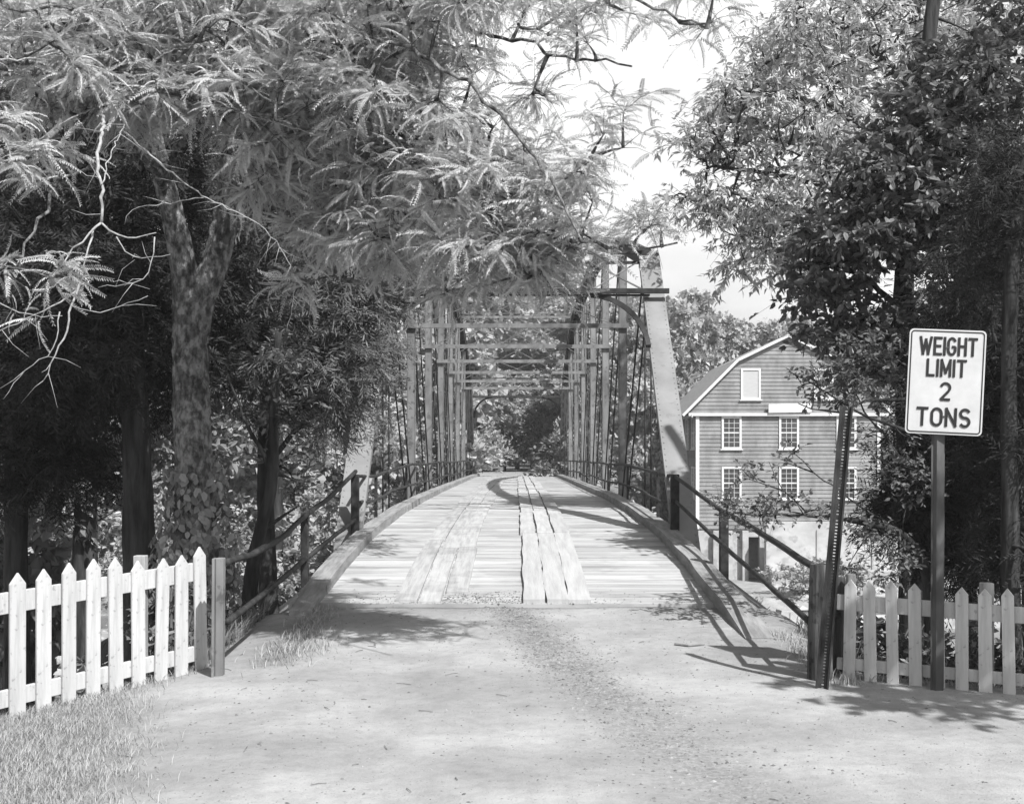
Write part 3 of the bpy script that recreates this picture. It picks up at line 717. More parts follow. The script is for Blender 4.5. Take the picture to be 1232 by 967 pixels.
for px, d, ty in [(-60, 27, 60)]:
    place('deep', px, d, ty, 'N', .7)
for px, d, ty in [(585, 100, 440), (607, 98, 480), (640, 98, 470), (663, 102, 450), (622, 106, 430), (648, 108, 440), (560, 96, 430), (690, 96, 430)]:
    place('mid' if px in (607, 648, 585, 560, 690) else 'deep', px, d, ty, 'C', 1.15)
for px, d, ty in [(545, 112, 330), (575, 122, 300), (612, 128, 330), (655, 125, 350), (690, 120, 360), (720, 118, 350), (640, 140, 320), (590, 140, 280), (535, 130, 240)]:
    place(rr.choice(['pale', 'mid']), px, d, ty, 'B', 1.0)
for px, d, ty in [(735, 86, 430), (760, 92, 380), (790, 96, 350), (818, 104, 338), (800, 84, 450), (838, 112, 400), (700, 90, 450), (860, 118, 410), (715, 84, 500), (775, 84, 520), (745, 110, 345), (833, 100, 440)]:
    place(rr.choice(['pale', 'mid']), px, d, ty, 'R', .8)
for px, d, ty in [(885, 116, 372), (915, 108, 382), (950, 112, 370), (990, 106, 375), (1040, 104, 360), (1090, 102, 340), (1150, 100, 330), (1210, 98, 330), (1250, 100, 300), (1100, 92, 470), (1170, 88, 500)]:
    place(rr.choice(['pale', 'mid']), px, d, ty, 'M', .9)

# ------------------------------------------------------------------ BRIDGE
def deckz(y): return roadz(y)
TX = 2.6; PAN = 6.16; Y0 = 19.4
YN = [Y0 + PAN * k for k in range(10)]
ZT = [None, 5.73, 7.0, 7.8, 8.1, 8.1, 7.8, 7.0, 5.73, None]
ZB = .12
bridge = thing('truss_bridge', 'long iron through truss bridge with a plank deck crossing the river', 'bridge', (0, Y0, 0))
BO = (0, Y0, 0)
def part(mb, name, mat, **k): return mb.build(name, mat, bridge, BO, **k)
def bolt(mb, c, r=.018, ax=(0, -1, 0)):
    ax = np.array(ax, float); ref = np.array([1., 0, 0]) if abs(ax[0]) < .8 else np.array([0, 0, 1.])
    u = np.cross(ax, ref); u /= np.linalg.norm(u); w = np.cross(ax, u); v = []
    for rr_, h in ((r, 0), (r * .6, r * .6)):
        for k in range(6):
            a = k * math.pi / 3; v.append(np.array(c) + u * rr_ * math.cos(a) + w * rr_ * math.sin(a) + ax * h)
    mb.add(v, [[k, (k + 1) % 6, 6 + (k + 1) % 6, 6 + k] for k in range(6)] + [[6, 7, 8, 9], [6, 9, 10, 11]])
for sx in (-1, 1):
    for end in (0, 1):
        ya, yb = (YN[0], YN[1]) if end == 0 else (YN[9], YN[8])
        mb = MB(); p0 = np.array([sx * TX, ya, -.02]); p1 = np.array([sx * TX, yb, 5.73])
        mb.beam(p0, p1, .36, .03, up=(0, 0, 1))                          # cover plate is on the upper side below
        d = (p1 - p0) / np.linalg.norm(p1 - p0); side = np.array([1., 0, 0]); upv = np.cross(side, d); upv *= np.sign(upv[2])
        mb = MB()
        mb.beam(p0 + upv * .14, p1 + upv * .14, .40, .02, up=upv)
        for s2 in (-1, 1): mb.beam(p0 + side * s2 * .16, p1 + side * s2 * .16, .03, .255, up=upv)
        L = np.linalg.norm(p1 - p0)
        for s2 in (-1, 1):
            for k in range(int(L / .14)):
                bolt(mb, p0 + d * (.08 + k * .14) + side * s2 * .16 + upv * .151, .016, upv)
        for k in range(int(L / .35)):                                   # lacing underneath
            a = p0 + d * k * .35 - upv * .13; b = p0 + d * (k + 1) * .35 - upv * .13
            sgn = 1 if k % 2 else -1; mb.beam(a + side * .15 * sgn, b - side * .15 * sgn, .05, .012, up=upv)
        part(mb, 'end_post', 'steel_pale')
    # top chord
    mb = MB()
    for k in range(1, 8):
        p0 = np.array([sx * TX, YN[k], ZT[k]]); p1 = np.array([sx * TX, YN[k + 1], ZT[k + 1]])
        mb.beam(p0 + (0, 0, .12), p1 + (0, 0, .12), .38, .02)
        for s2 in (-1, 1): mb.beam(p0 + (s2 * .15, 0, -.005), p1 + (s2 * .15, 0, -.005), .03, .22)
        n = 14
        for i in range(n):
            a = p0 + (p1 - p0) * i / n; b = p0 + (p1 - p0) * (i + 1) / n; s3 = .14 if i % 2 else -.14
            mb.beam(a + (s3, 0, -.12), b + (-s3, 0, -.12), .06, .012)
        mb.box(p1 if k < 7 else p0, (.33, .34, .30))
        if k == 1: mb.box(p0, (.34, .34, .30))
        if k == 7: mb.box(p1, (.34, .34, .30))
    part(mb, 'top_chord', 'steel_dark')
    mb = MB()
    mb.beam((sx * TX - .06, YN[0], ZB), (sx * TX - .06, YN[9], ZB), .03, .12); mb.beam((sx * TX + .06, YN[0], ZB), (sx * TX + .06, YN[9], ZB), .03, .12)
    part(mb, 'bottom_chord', 'steel_dark')
    for k in range(1, 9):
        if k in (1, 8):
            mb = MB()
            for o_ in (-.06, .06): mb.tube([(sx * TX + o_, YN[k], ZB), (sx * TX + o_, YN[k], ZT[k] - .1)], [.018, .018], 6)
            part(mb, 'hanger_rod', 'steel_dark', smooth=True); continue
        mb = MB(); w = .185
        for s2 in (-1, 1):
            mb.beam((sx * TX, YN[k] + s2 * .10, ZB - .25), (sx * TX, YN[k] + s2 * .10, ZT[k] - .1), w, .02, up=(0, 1, 0))
            for s3 in (-1, 1): mb.beam((sx * TX + s3 * (w / 2), YN[k] + s2 * .085, ZB - .25), (sx * TX + s3 * (w / 2), YN[k] + s2 * .085, ZT[k] - .1), .012, .05, up=(0, 1, 0))
        n = int((ZT[k] - ZB) / .3)
        for i in range(n):
            z0 = ZB + i * .3; s3 = .085 if i % 2 else -.085
            for xx in (-w / 2, w / 2): mb.beam((sx * TX + xx, YN[k] + s3, z0), (sx * TX + xx, YN[k] - s3, z0 + .3), .03, .01, up=(1, 0, 0))
        part(mb, 'post', 'steel')
    def rod(k0, k1, off, r=.018):
        mb = MB(); a = np.array([sx * TX, YN[k0], ZT[k0]]); b = np.array([sx * TX, YN[k1], ZB])
        for o in off: mb.tube([a + (o, 0, 0), b + (o, 0, 0)], [r, r], 6)
        part(mb, 'diagonal_rod', 'steel_dark', smooth=True)
    for k in range(1, 5): rod(k, k + 1, (-.07, .07), .02)
    for k in range(5, 9): rod(k, k - 1, (-.07, .07), .02)
    for k in (3, 4): rod(k + 1, k, (0,), .013)
    for k in (5, 6): rod(k - 1 if k == 5 else 5, k if k == 5 else 6, (0,), .013)
    # short web struts by the hip, as photographed near the portal
# portals
for end in (0, 1):
    ya, yb, s = (YN[0], YN[1], 1) if end == 0 else (YN[9], YN[8], -1)
    mb = MB()
    yl = 24.46 if end == 0 else YN[9] - (24.46 - YN[0]); zl = 4.93; zt = 5.78
    yt = yb
    mb.beam((-2.86, yl - s * .24, zl), (2.86, yl - s * .24, zl), .10, .09); mb.beam((-2.5, yl - s * .16, zl - .07), (2.5, yl - s * .16, zl - .07), .14, .03)
    part(mb, 'portal_strut', 'steel_dark')
    mb = MB(); mb.beam((-2.75, yt - s * .05, zt + .07), (2.75, yt - s * .05, zt + .07), .12, .06); mb.beam((-2.5, yt, zt - .12), (2.5, yt, zt - .12), .10, .05)
    part(mb, 'portal_strut', 'steel_dark')
    mb = MB()
    xs_ = [-2.42, -1.4, -.47, .47, 1.4, 2.42]
    for i in range(5):
        a0, a1 = xs_[i], xs_[i + 1]
        mb.beam((a0, yl - s * .1, zl + .03), (a1, yt - s * .08, zt - .1), .02, .07, up=(0, 1, 0))
        mb.beam((a1, yl - s * .07, zl + .03), (a0, yt - s * .05, zt - .1), .02, .07, up=(0, 1, 0))
    part(mb, 'portal_lattice', 'steel')
    for sx in (-1, 1):
        mb = MB(); pts = []
        for i in range(13):
            t = i / 12 * math.pi / 2; x = 1.35 + 1.02 * math.sin(t); dz = 1.05 * (1 - math.cos(t))
            z = zl - .07 - dz; y = yl - s * .14 - s * (dz) * (6.16 / 5.88)
            pts.append((sx * x, y, z))
        for a, b in zip(pts[:-1], pts[1:]): mb.beam(a, b, .09, .07, up=(0, 1, 0))
        part(mb, 'knee_brace', 'steel_dark')
for k in range(2, 8):
    mb = MB(); z = 5.0
    mb.beam((-2.74, YN[k] - .13, z), (2.74, YN[k] - .13, z), .03, .11); mb.beam((-2.74, YN[k] - .16, z - .05), (2.74, YN[k] - .16, z - .05), .08, .015)
    part(mb, 'sway_strut', 'steel')
    mb = MB(); mb.beam((-2.6, YN[k], ZT[k] + .02), (2.6, YN[k], ZT[k] + .02), .03, .10); mb.beam((-2.6, YN[k] - .03, ZT[k] + .16), (2.6, YN[k] - .03, ZT[k] + .16), .10, .02)
    part(mb, 'top_strut', 'steel')
    mb = MB(); mb.tube([(-2.5, YN[k], z), (2.5, YN[k], ZT[k] - .1)], [.012] * 2, 5); mb.tube([(2.5, YN[k], z), (-2.5, YN[k], ZT[k] - .1)], [.012] * 2, 5)
    if k < 7:
        mb.tube([(-2.5, YN[k], ZT[k]), (2.5, YN[k + 1], ZT[k + 1])], [.012] * 2, 5); mb.tube([(2.5, YN[k], ZT[k]), (-2.5, YN[k + 1], ZT[k + 1])], [.012] * 2, 5)
    part(mb, 'brace_rod', 'steel')
for k in range(0, 10):
    mb = MB(); mb.beam((-2.7, YN[k], ZB + .05), (2.7, YN[k], ZB + .05), .15, .28); part(mb, 'floor_beam', 'steel_dark')
# deck
rng = np.random.default_rng(77)
mb = MB(); y = 14.42
while y < 77:
    w = .19 + rng.uniform(-.02, .03)
    z = deckz(y + w / 2) - .03 + rng.uniform(-.004, .004); sl = math.atan2(float(deckz(y + w) - deckz(y)), w)
    xl = -2.54 + rng.uniform(-.04, .04) ; xr = 2.54 + rng.uniform(-.04, .04)
    mb.box(((xl + xr) / 2, y + w / 2, z), (xr - xl, w - .008 - .006 * rng.random(), .06), Matrix.Rotation(sl, 4, 'X'), tone=rng.random())
    y += w
part(mb, 'deck', 'deck')
for x0, x1 in [(-2.0, -1.8), (-.7, -.5), (.5, .7), (1.8, 2.0)]:
    mb = MB(); yy = np.linspace(14.6, 76.8, 32)
    for a, b in zip(yy[:-1], yy[1:]): mb.beam((x0 + .1, a, deckz(a) - .2), (x0 + .1, b, deckz(b) - .2), .12, .26)
    part(mb, 'stringer', 'wood_grey')
def runner(xa, xb, y0, y1, seed, dz=0, wav=.012):
    r = np.random.default_rng(seed); n = max(3, int((y1 - y0) / .25)); yy = np.linspace(y0, y1, n + 1)
    jl = np.cumsum(r.standard_normal(n + 1)) * .003 + wav * .5 * np.sin(yy * r.uniform(2, 4)); jr = r.standard_normal(n + 1) * wav * .4
    v = []
    for i, q in enumerate(yy):
        zt_ = deckz(q) + .045 + dz; L_, R_ = xa + jl[i], xb + jr[i]
        v += [(L_, q, zt_ - .05), (R_, q, zt_ - .05), (R_, q, zt_), (L_, q, zt_)]
    f = []
    for i in range(n):
        a = i * 4; b = a + 4
        f += [[a, b, b + 1, a + 1], [a + 1, b + 1, b + 2, a + 2], [a + 2, b + 2, b + 3, a + 3], [a + 3, b + 3, b, a]]
    f += [[0, 1, 2, 3], [n * 4 + 3, n * 4 + 2, n * 4 + 1, n * 4]]
    m = MB(); m.add(v, f, tone=r.uniform(.25, 1.0)); part(m, 'running_board', 'runner' if xa > -.3 else 'runner_worn')
for gi, (xs_, gap) in enumerate([((.02, .31, .60, .90), .05), ((-1.36, -1.10, -.84, -.58), .010)]):
    for bi in range(3):
        y = 14.44 + (0 if gi == 0 else [.1, .0, .6][bi]); r = np.random.default_rng(90 + gi * 10 + bi); k = 0
        while y < 76:
            Ln = r.uniform(3.6, 5.6) if k else [6.0, 5.9, 6.1][bi] - gi * (1.0 + bi * .7)
            y1 = min(y + Ln, 76.5); sh = .018 * r.standard_normal()
            runner(xs_[bi] + gap / 2 + sh, xs_[bi + 1] - gap / 2 + sh, y, y1 - (.05 if gi == 0 else .02), 900 + gi * 300 + bi * 50 + k, r.uniform(-.004, .006) - (.02 if gi else 0), .012 if gi == 0 else .004)
            y = y1; k += 1
# kerbs, spliced timbers
for sx in (-1, 1):
    mb = MB(); ys_ = [12.4 if sx > 0 else 13.95, 15.0, 18.2, 21.4, 26, 31, 36, 41, 46, 51, 56, 61, 66, 71, 76]
    for i, (a, b) in enumerate(zip(ys_[:-1], ys_[1:])):
        n = 5; jx = rng.uniform(-.015, .015)
        for q in range(n):
            a_, b_ = a + (b - a) * q / n, a + (b - a) * (q + 1) / n
            lift = .085 if a_ > 13.5 else .085 * (a_ - 11.5) / 2.2
            lb = .085 if b_ > 13.5 else .085 * (b_ - 11.5) / 2.2
            e0_, e1_ = (15.3, 1.3) if sx < 0 else (13.9, 1.5)
            lift = .085 - .13 * min(1, max(0, (e0_ - a_) / e1_)); lb = .085 - .13 * min(1, max(0, (e0_ - b_) / e1_))
            mb.beam((sx * (2.34 + jx), a_, deckz(a_) + lift - .02), (sx * (2.34 + jx), b_ , deckz(b_) + lb - .02), .25 if sx < 0 else .28, .15, tone=.3 + .5 * ((i * 7) % 5) / 5)
    part(mb, 'kerb', 'kerb')
# railings (bridge + approach)
def rail(pts, w=.055, h=.055, seed=0, bend=.012):
    r = np.random.default_rng(seed); p = resample(np.array(pts, float), .5)
    p[1:-1, 2] += r.standard_normal(len(p) - 2) * bend * .6; p[1:-1, 0] += r.standard_normal(len(p) - 2) * bend * .4
    m = MB(); m.tube(p, [w / 2] * len(p), 6); part(m, 'rail', 'rail_dark', smooth=True)
def railline(X, y0, y1, h, sag=.05, seed=0):
    r = np.random.default_rng(seed); ys_ = np.linspace(y0, y1, 14)
    return [(X, q, float(deckz(q)) + h + r.uniform(-sag, sag)) for q in ys_]
for sx in (-1, 1):
    rail([(sx * 2.45, 20, 1.53), *railline(sx * 2.45, 22, 75, .88, .03, 3 + sx)], .06, seed=1 + sx)
    rail([(sx * 2.45, 20, 1.17 if sx > 0 else 1.12), *railline(sx * 2.45, 22, 75, .42, .05, 6 + sx)], .055, seed=4 + sx)
    for k in range(1, 18):
        yk = YN[0] + PAN * (k / 2) ; 
        if k % 2 == 0: continue
        m = MB(); zb_ = float(deckz(yk)); m.box((sx * 2.46, yk, zb_ + .38), (.05, .05, 1.0), tone=.5); part(m, 'rail_post', 'rail_dark')
# right approach
def rpost(X, y, z0, z1, w, mat, name='rail_post', bev=.008, tilt=0):
    m = MB(); m.beam((X, y, z0), (X + tilt, y, z1), w, w); part(m, name, mat, bevel=bev)
rpost(2.45, 20, .1, 1.56, .13, 'rail_dark'); rpost(2.60, 16.2, -.4, 1.17, .11, 'rail_dark')
rail([(2.45, 20, 1.53), (2.52, 16.2, 1.2), (2.47, 13, 1.08), (2.42, 10.55, .97)], .06, seed=31, bend=.006)
rail([(2.45, 20, 1.15), (2.52, 16.2, .80), (2.42, 10.55, .49)], .055, seed=32, bend=.006)
rpost(-2.5, 19.9, .1, 1.56, .12, 'rail_dark'); rpost(-2.62, 15.9, -.4, 1.16, .09, 'rail_dark')
rail([P(428, 567, 19.9), P(397, 598, 17.7), P(370, 618, 15.9), P(340, 646, 13.9), P(305, 666, 12.3), P(272, 676, 11.05)], .065, seed=33, bend=.006)
rail([P(427, 625, 19.8), P(368, 672, 15.9), P(320, 712, 12.9), P(273, 748, 11.1)], .06, seed=34, bend=.006)
m = MB(); m.beam((-2.54, 11.0, -.4), (-2.53, 11.0, 1.0), .065, .09); m.beam((-2.585, 10.96, -.4), (-2.575, 10.96, 1.0), .02, .10); part(m, 'end_rail_post', 'steel', bevel=.004)
# abutments
for ya in (18.9, 76.2):
    ab = MB(); r = np.random.default_rng(int(ya))
    for zi in range(13):
        x = -3.1 + (zi % 2) * -.3
        while x < 3.0:
            w = r.uniform(.5, .95); yy = ya + (1.0 if ya < 40 else -1.0)
            ab.box((x + w / 2, (ya + yy) / 2 + r.uniform(-.04, .04), -6.3 + zi * .46 + .23), (w - .03, abs(yy - ya) + .1, .44), tone=r.random()); x += w
    o = ab.build('stone_abutment', 'stone', None, (0, ya, -6.2))
    tag(o, 'stone block pier carrying the near end of the bridge' if ya < 40 else 'stone block pier carrying the far end of the bridge', 'abutment')

# timber post at the end of the right rail
m = MB(); pts = [(2.47, 10.5, -.35), (2.47, 10.5, .3), (2.48, 10.5, .99)]; m.tube(pts, [.105, .1, .092], 10, wob=.14, rng=RNG)
tag(m.build('timber_post', 'wood_post', None, (2.47, 10.5, 0)), 'stout weathered timber post where the right rail ends', 'post')
m = MB(); m.tube([(2.66, 10.75, -.35), (2.66, 10.75, .3), (2.67, 10.75, .86)], [.075, .07, .066], 9, wob=.14, rng=RNG)
tag(m.build('timber_post', 'wood_post', None, (2.66, 10.75, 0)), 'shorter dark timber post between the stout post and the first right picket', 'post')

# ------------------------------------------------------------------ leaning perforated post (sign gone)
def upost(name, p0, p1, w=.085, holes=.5, parent=None, origin=(0, 0, 0), yaw=.35):
    p0 = np.array(p0, float); p1 = np.array(p1, float); d = p1 - p0; L = np.linalg.norm(d); d /= L
    a = np.array([math.cos(yaw), math.sin(yaw), 0]); a -= d * np.dot(a, d); a /= np.linalg.norm(a); b = np.cross(d, a)
    mb = MB(); hw = w * .28; pitch = .0254; n = int(L / pitch)
    # web with real holes: two strips plus bridges between the holes
    if not holes: mb.beam(p0, p1, hw * 2, .004, up=b)
    else:
        for s in (-1, 1): mb.beam(p0 + a * s * (hw * .66), p1 + a * s * (hw * .66), hw * .68, .004, up=b)
        for k in range(n): c = p0 + d * (k + .5) * pitch; mb.beam(c - d * .0085, c + d * .0085, hw * .66, .004, up=b)
    for s in (-1, 1):
        e0 = p0 + a * s * hw; e1 = p1 + a * s * hw; m0 = e0 + a * s * w * .10 + b * .032; m1 = e1 + a * s * w * .10 + b * .032
        mb.add([e0, e1, m1, m0], [[0, 1, 2, 3]]); f0 = m0 + a * s * w * .14; f1 = m1 + a * s * w * .14
        mb.add([m0, m1, f1, f0], [[0, 1, 2, 3]])
    return mb.build(name, 'galv', parent, origin)
b0 = P(988, 812, 10.15); t0 = P(1019, 489, 10.15)
o = upost('leaning_signpost', b0 + (0, 0, -.2), t0, .10, yaw=2.8)
for mslot in range(1): o.data.materials[0] = M['steel_dark']
tag(o, 'bare perforated steel post leaning right in front of the timber post', 'post')

# ------------------------------------------------------------------ weight limit sign
sd = 10.12; sb = P(1130, 832, sd); sb[2] = float(gz(sb[0], sb[1]))
sign = thing('weight_limit_sign', 'white rectangular road sign reading WEIGHT LIMIT 2 TONS on a dark steel post', 'sign', sb)
o = upost('post', sb + (0, 0, -.2), (sb[0] + .01, sb[1], P(0, 512, sd)[2]), .115, holes=0, parent=sign, origin=sb, yaw=.25)
o.data.materials[0] = M['galv']
SW, SH = .585, .82
def rrect(w, h, r, n=6):
    pts = []
    for cx, cy, a0 in ((w / 2 - r, h / 2 - r, 0), (-w / 2 + r, h / 2 - r, 90), (-w / 2 + r, -h / 2 + r, 180), (w / 2 - r, -h / 2 + r, 270)):
        for k in range(n + 1): a = R(a0 + 90 * k / n); pts.append((cx + r * math.cos(a), cy + r * math.sin(a)))
    return pts
def plate(w, h, r, y0, y1):
    import bmesh
    pts = rrect(w, h, r); n = len(pts); mb = MB()
    v = [(x, y0, z) for x, z in pts] + [(x, y1, z) for x, z in pts] + [(0, y0, 0), (0, y1, 0)]
    mb.add(v, [[i, (i + 1) % n, n + (i + 1) % n, n + i] for i in range(n)], [[2 * n, (i + 1) % n, i] for i in range(n)] + [[2 * n + 1, n + i, n + (i + 1) % n] for i in range(n)])
    return mb
panel = plate(SW, SH, .035, 0, .004).build('panel', 'sign_face', sign)
pc = (P(1093, 394, sd) + P(1178, 526, sd)) / 2
panel.location = (pc[0] - sb[0], -.045, pc[2] - sb[2]); panel.rotation_euler = (0, R(2.8), R(-6))
outer = rrect(SW - .024, SH - .024, .027); inner = rrect(SW - .042, SH - .042, .019); n = len(outer)
mb = MB(); mb.add([(x, -.003, z) for x, z in outer] + [(x, -.003, z) for x, z in inner] + [(x, 0.001, z) for x, z in outer] + [(x, 0.001, z) for x, z in inner],
                  [[i, (i + 1) % n, n + (i + 1) % n, n + i] for i in range(n)] + [[2 * n + i, 2 * n + (i + 1) % n, (i + 1) % n, i] for i in range(n)])
mb.build('border', 'sign_black', panel)
# lettering: stroked highway-style capitals on a unit height, width given
def arc(cx, cy, rx, ry, a0, a1, n=10): return [(cx + rx * math.cos(R(a0 + (a1 - a0) * k / n)), cy + ry * math.sin(R(a0 + (a1 - a0) * k / n))) for k in range(n + 1)]
G = {'W': (.86, [[(0, 1), (.22, 0), (.43, .86), (.64, 0), (.86, 1)]]), 'E': (.5, [[(.5, 1), (0, 1), (0, 0), (.5, 0)], [(0, .5), (.42, .5)]]), 'I': (.0, [[(0, 0), (0, 1)]]),
     'G': (.56, [arc(.28, .72, .28, .28, 20, 180, 8) + arc(.28, .28, .28, .28, 180, 350, 10) + [(.56, .47), (.3, .47)]]), 'H': (.54, [[(0, 0), (0, 1)], [(.54, 0), (.54, 1)], [(0, .52), (.54, .52)]]),
     'T': (.56, [[(0, 1), (.56, 1)], [(.28, 1), (.28, 0)]]), 'L': (.46, [[(0, 1), (0, 0), (.46, 0)]]), 'M': (.66, [[(0, 0), (0, 1), (.33, .2), (.66, 1), (.66, 0)]]),
     'O': (.58, [arc(.29, .70, .29, .30, 0, 180, 8) + arc(.29, .30, .29, .30, 180, 360, 8) + [(.58, .70)]]), 'N': (.56, [[(0, 0), (0, 1), (.56, 0), (.56, 1)]]),
     'S': (.54, [arc(.27, .75, .27, .25, 25, 180, 8) + arc(.27, .75, .27, .25, 180, 262, 4)[1:] + arc(.27, .25, .27, .26, 80, -150, 12)]),
     '2': (.54, [arc(.27, .73, .27, .27, 165, -20, 10) + [(.44, .5), (0, 0), (.56, 0)]])}
lt = MB(); ST = .142; zz = [-.0045]
def word(txt, x0, x1, z0, z1):
    h = z1 - z0 ; st = ST * h; gap = .30
    adv = sum(G[c][0] for c in txt) + (len(txt) - 1) * gap
    W = x1 - x0 - st; H = h - st; k = W / adv if len(txt) > 1 else H
    if len(txt) == 1: x0 = (x0 + x1) / 2 - G[txt][0] * k / 2 - st / 2
    x = x0 + st / 2
    for c in txt:
        for line in G[c][1]:
            p = [np.array([x + a * k, 0, z0 + st / 2 + b * H]) for a, b in line]
            for i, (a, b) in enumerate(zip(p[:-1], p[1:])):
                d = (b - a) / (np.linalg.norm(b - a) + 1e-9); nrm = np.array([-d[2], 0, d[0]]) * st / 2; e = d * st * (.5 if len(line) < 7 else .12)
                zz[0] -= .00002
                y = np.array([0, zz[0], 0])
                lt.add([a - e - nrm + y, b + e - nrm + y, b + e + nrm + y, a - e + nrm + y], [[0, 1, 2, 3]])
        x += (G[c][0] + gap) * k
S = sd / F
def lx(px): return (px - 1137) * S
def lz(py): return (458.5 - py) * S
word('WEIGHT', lx(1104), lx(1172), lz(427), lz(404.5)); word('LIMIT', lx(1113.5), lx(1160.5), lz(452.5), lz(431)); word('2', lx(1129), lx(1145), lz(481), lz(458.5)); word('TONS', lx(1104.5), lx(1168), lz(512), lz(489))
lt.build('lettering', 'sign_black', panel)
mb = MB()
for z in (-.27, .27): bolt(mb, (0, -.003, z), .009)
mb.build('bolt', 'galv', panel)

# ------------------------------------------------------------------ picket fences
def picket_mesh(w, h, t, pt):
    pr = [(-w / 2, 0), (w / 2, 0), (w / 2, h - pt), (0, h), (-w / 2, h - pt)]
    v = [(x, -t / 2, z) for x, z in pr] + [(x, t / 2, z) for x, z in pr]
    mb = MB(); mb.add(v, [[0, 1, 2, 4], [5, 9, 7, 6], [0, 5, 6, 1], [1, 6, 7, 2], [2, 7, 8, 3], [3, 8, 9, 4], [4, 9, 5, 0]], [[2, 3, 4], [7, 9, 8]])
    return mb
def fence(label, a, b, n, w, h, z_of, pt, seed, rail_f, extra_posts, base_lift=None):
    a = np.array(a); b = np.array(b); d = b - a; L = np.linalg.norm(d); d = d / L; ang = math.atan2(d[1], d[0])
    nrm = np.array([d[1], -d[0]])
    if nrm[1] > 0: nrm = -nrm
    t = thing('picket_fence', label, 'fence', (a[0], a[1], 0)); r = np.random.default_rng(seed)
    for i in range(n):
        q = a + d * L * i / (n - 1); m = picket_mesh(w * r.uniform(.95, 1.05), h * r.uniform(.985, 1.015), .022, pt)
        m.t4 = [np.full(len(x), .5 + .4 * (r.random() - .5)) for x in m.t4]
        o = m.build('picket', 'white_paint', t, (0, 0, 0), bevel=.003); z = z_of(i / (n - 1))
        if base_lift: z += base_lift(i)
        o.location = (q[0] + nrm[0] * .035 - a[0], q[1] + nrm[1] * .035 - a[1], z); o.rotation_euler = (r.uniform(-.012, .012), r.uniform(-.02, .02), ang + r.uniform(-.02, .02))
    for f0, f1 in rail_f:
        m = MB(); p0 = a - d * .10; p1 = b + d * .07
        z0 = z_of(0) + h * (f0 + f1) / 2; z1 = z_of(1) + h * (f0 + f1) / 2
        m.beam((p0[0], p0[1], z0), (p1[0], p1[1], z1), .04, h * (f1 - f0), tone=.45); m.build('rail', 'white_paint', t, (a[0], a[1], 0), bevel=.004)
    for f, ww, hh in extra_posts:
        q = a + d * L * f - nrm * .07; z = z_of(f); m = MB(); m.beam((q[0], q[1], z - .5), (q[0], q[1], z + hh), ww, ww); m.build('fence_post', 'wood_grey', t, (a[0], a[1], 0), bevel=.006)
la = np.array([-3.8, 9.74]); lb_ = np.array([-2.80, 11.33]); dl = (lb_ - la) / 8
la2 = la - dl * 6
def zl_(f):
    k = f * 14 - 6; return -.15 + .01125 * k
fence('white picket fence on the grassy left side of the road', la2, lb_, 15, .136, 1.15, zl_, .085, 5, [(.73, .87), (.12, .235)], [(.93 - .11, .10, 1.12), (.35, .10, 1.05)],
      lambda i: (0, 0, .0)[0] + {14: -.03, 13: -.05, 12: -.07, 11: -.05}.get(i, 0))
ra = P(1022, 0, 10.55)[:2]; rb = P(1215, 0, 10.05)[:2]; dr_ = (rb - ra) / 7; rb2 = rb + dr_ * 8
rl = {0: .07, 1: .0, 2: .07, 3: .02, 4: .0, 5: .0, 6: -.01}
fence('picket fence in the shade on the right side of the road behind the sign', ra, rb2, 16, .097, .87, lambda f: .0 - .035 * f * 15 / 7, .06, 6, [(.70, .845), (.14, .25)], [(.0, .07, .9), (.40, .09, .9), (.9, .09, .9)],
      lambda i: 0)

# ------------------------------------------------------------------ MILL
MY = 74.0
def mx(px): return (px - CX) * MY / F
def mz(py): return EYE + (CY - py) * MY / F
x0, x1 = mx(839), mx(1057); zb = mz(636); ze = mz(497); xr = (x0 + x1) / 2; ML = 10.5
zbk = mz(433); zrd = mz(404); xbk = (x0 + mx(888)) / 2 + (mx(888) - x0) / 2
mill = thing('mill_house', 'three storey clapboard mill with a gambrel roof and white trimmed windows across the river', 'building', (xr, MY, -5.5))
MO = (xr, MY, -5.5)
def mp(mb, name, mat, parent=mill, **k): return mb.build(name, mat, parent, MO, **k)
def gam_half(z):
    """half width of the gable at height z"""
    if z <= zbk: return xr - (mx(825) + (mx(888) - mx(825)) * max(0, (z - ze)) / (zbk - ze))
    return (xr - mx(888)) * (zrd - z) / (zrd - zbk)
def clap(mb, z0, z1, half, y, sgn=-1, pitch=.225):
    z = z0; r = np.random.default_rng(3)
    while z < z1 - .02:
        zt_ = min(z + pitch, z1); h0 = half(z); h1 = half(zt_); t = r.uniform(.2, .8)
        mb.add([(xr - h0, y + sgn * .045, z), (xr + h0, y + sgn * .045, z), (xr + h1, y + sgn * .01, zt_), (xr - h1, y + sgn * .01, zt_)], [[0, 1, 2, 3]], tone=t)
        mb.add([(xr - h0, y, z), (xr + h0, y, z), (xr + h0, y + sgn * .045, z), (xr - h0, y + sgn * .045, z)], [[0, 1, 2, 3]], tone=t)
        z = zt_
mb = MB(); clap(mb, zb, ze, lambda z: xr - x0, MY); clap(mb, ze, zrd - .02, gam_half, MY); clap(mb, zb, ze, lambda z: xr - x0, MY + ML, 1); clap(mb, ze, zrd - .02, gam_half, MY + ML, 1)
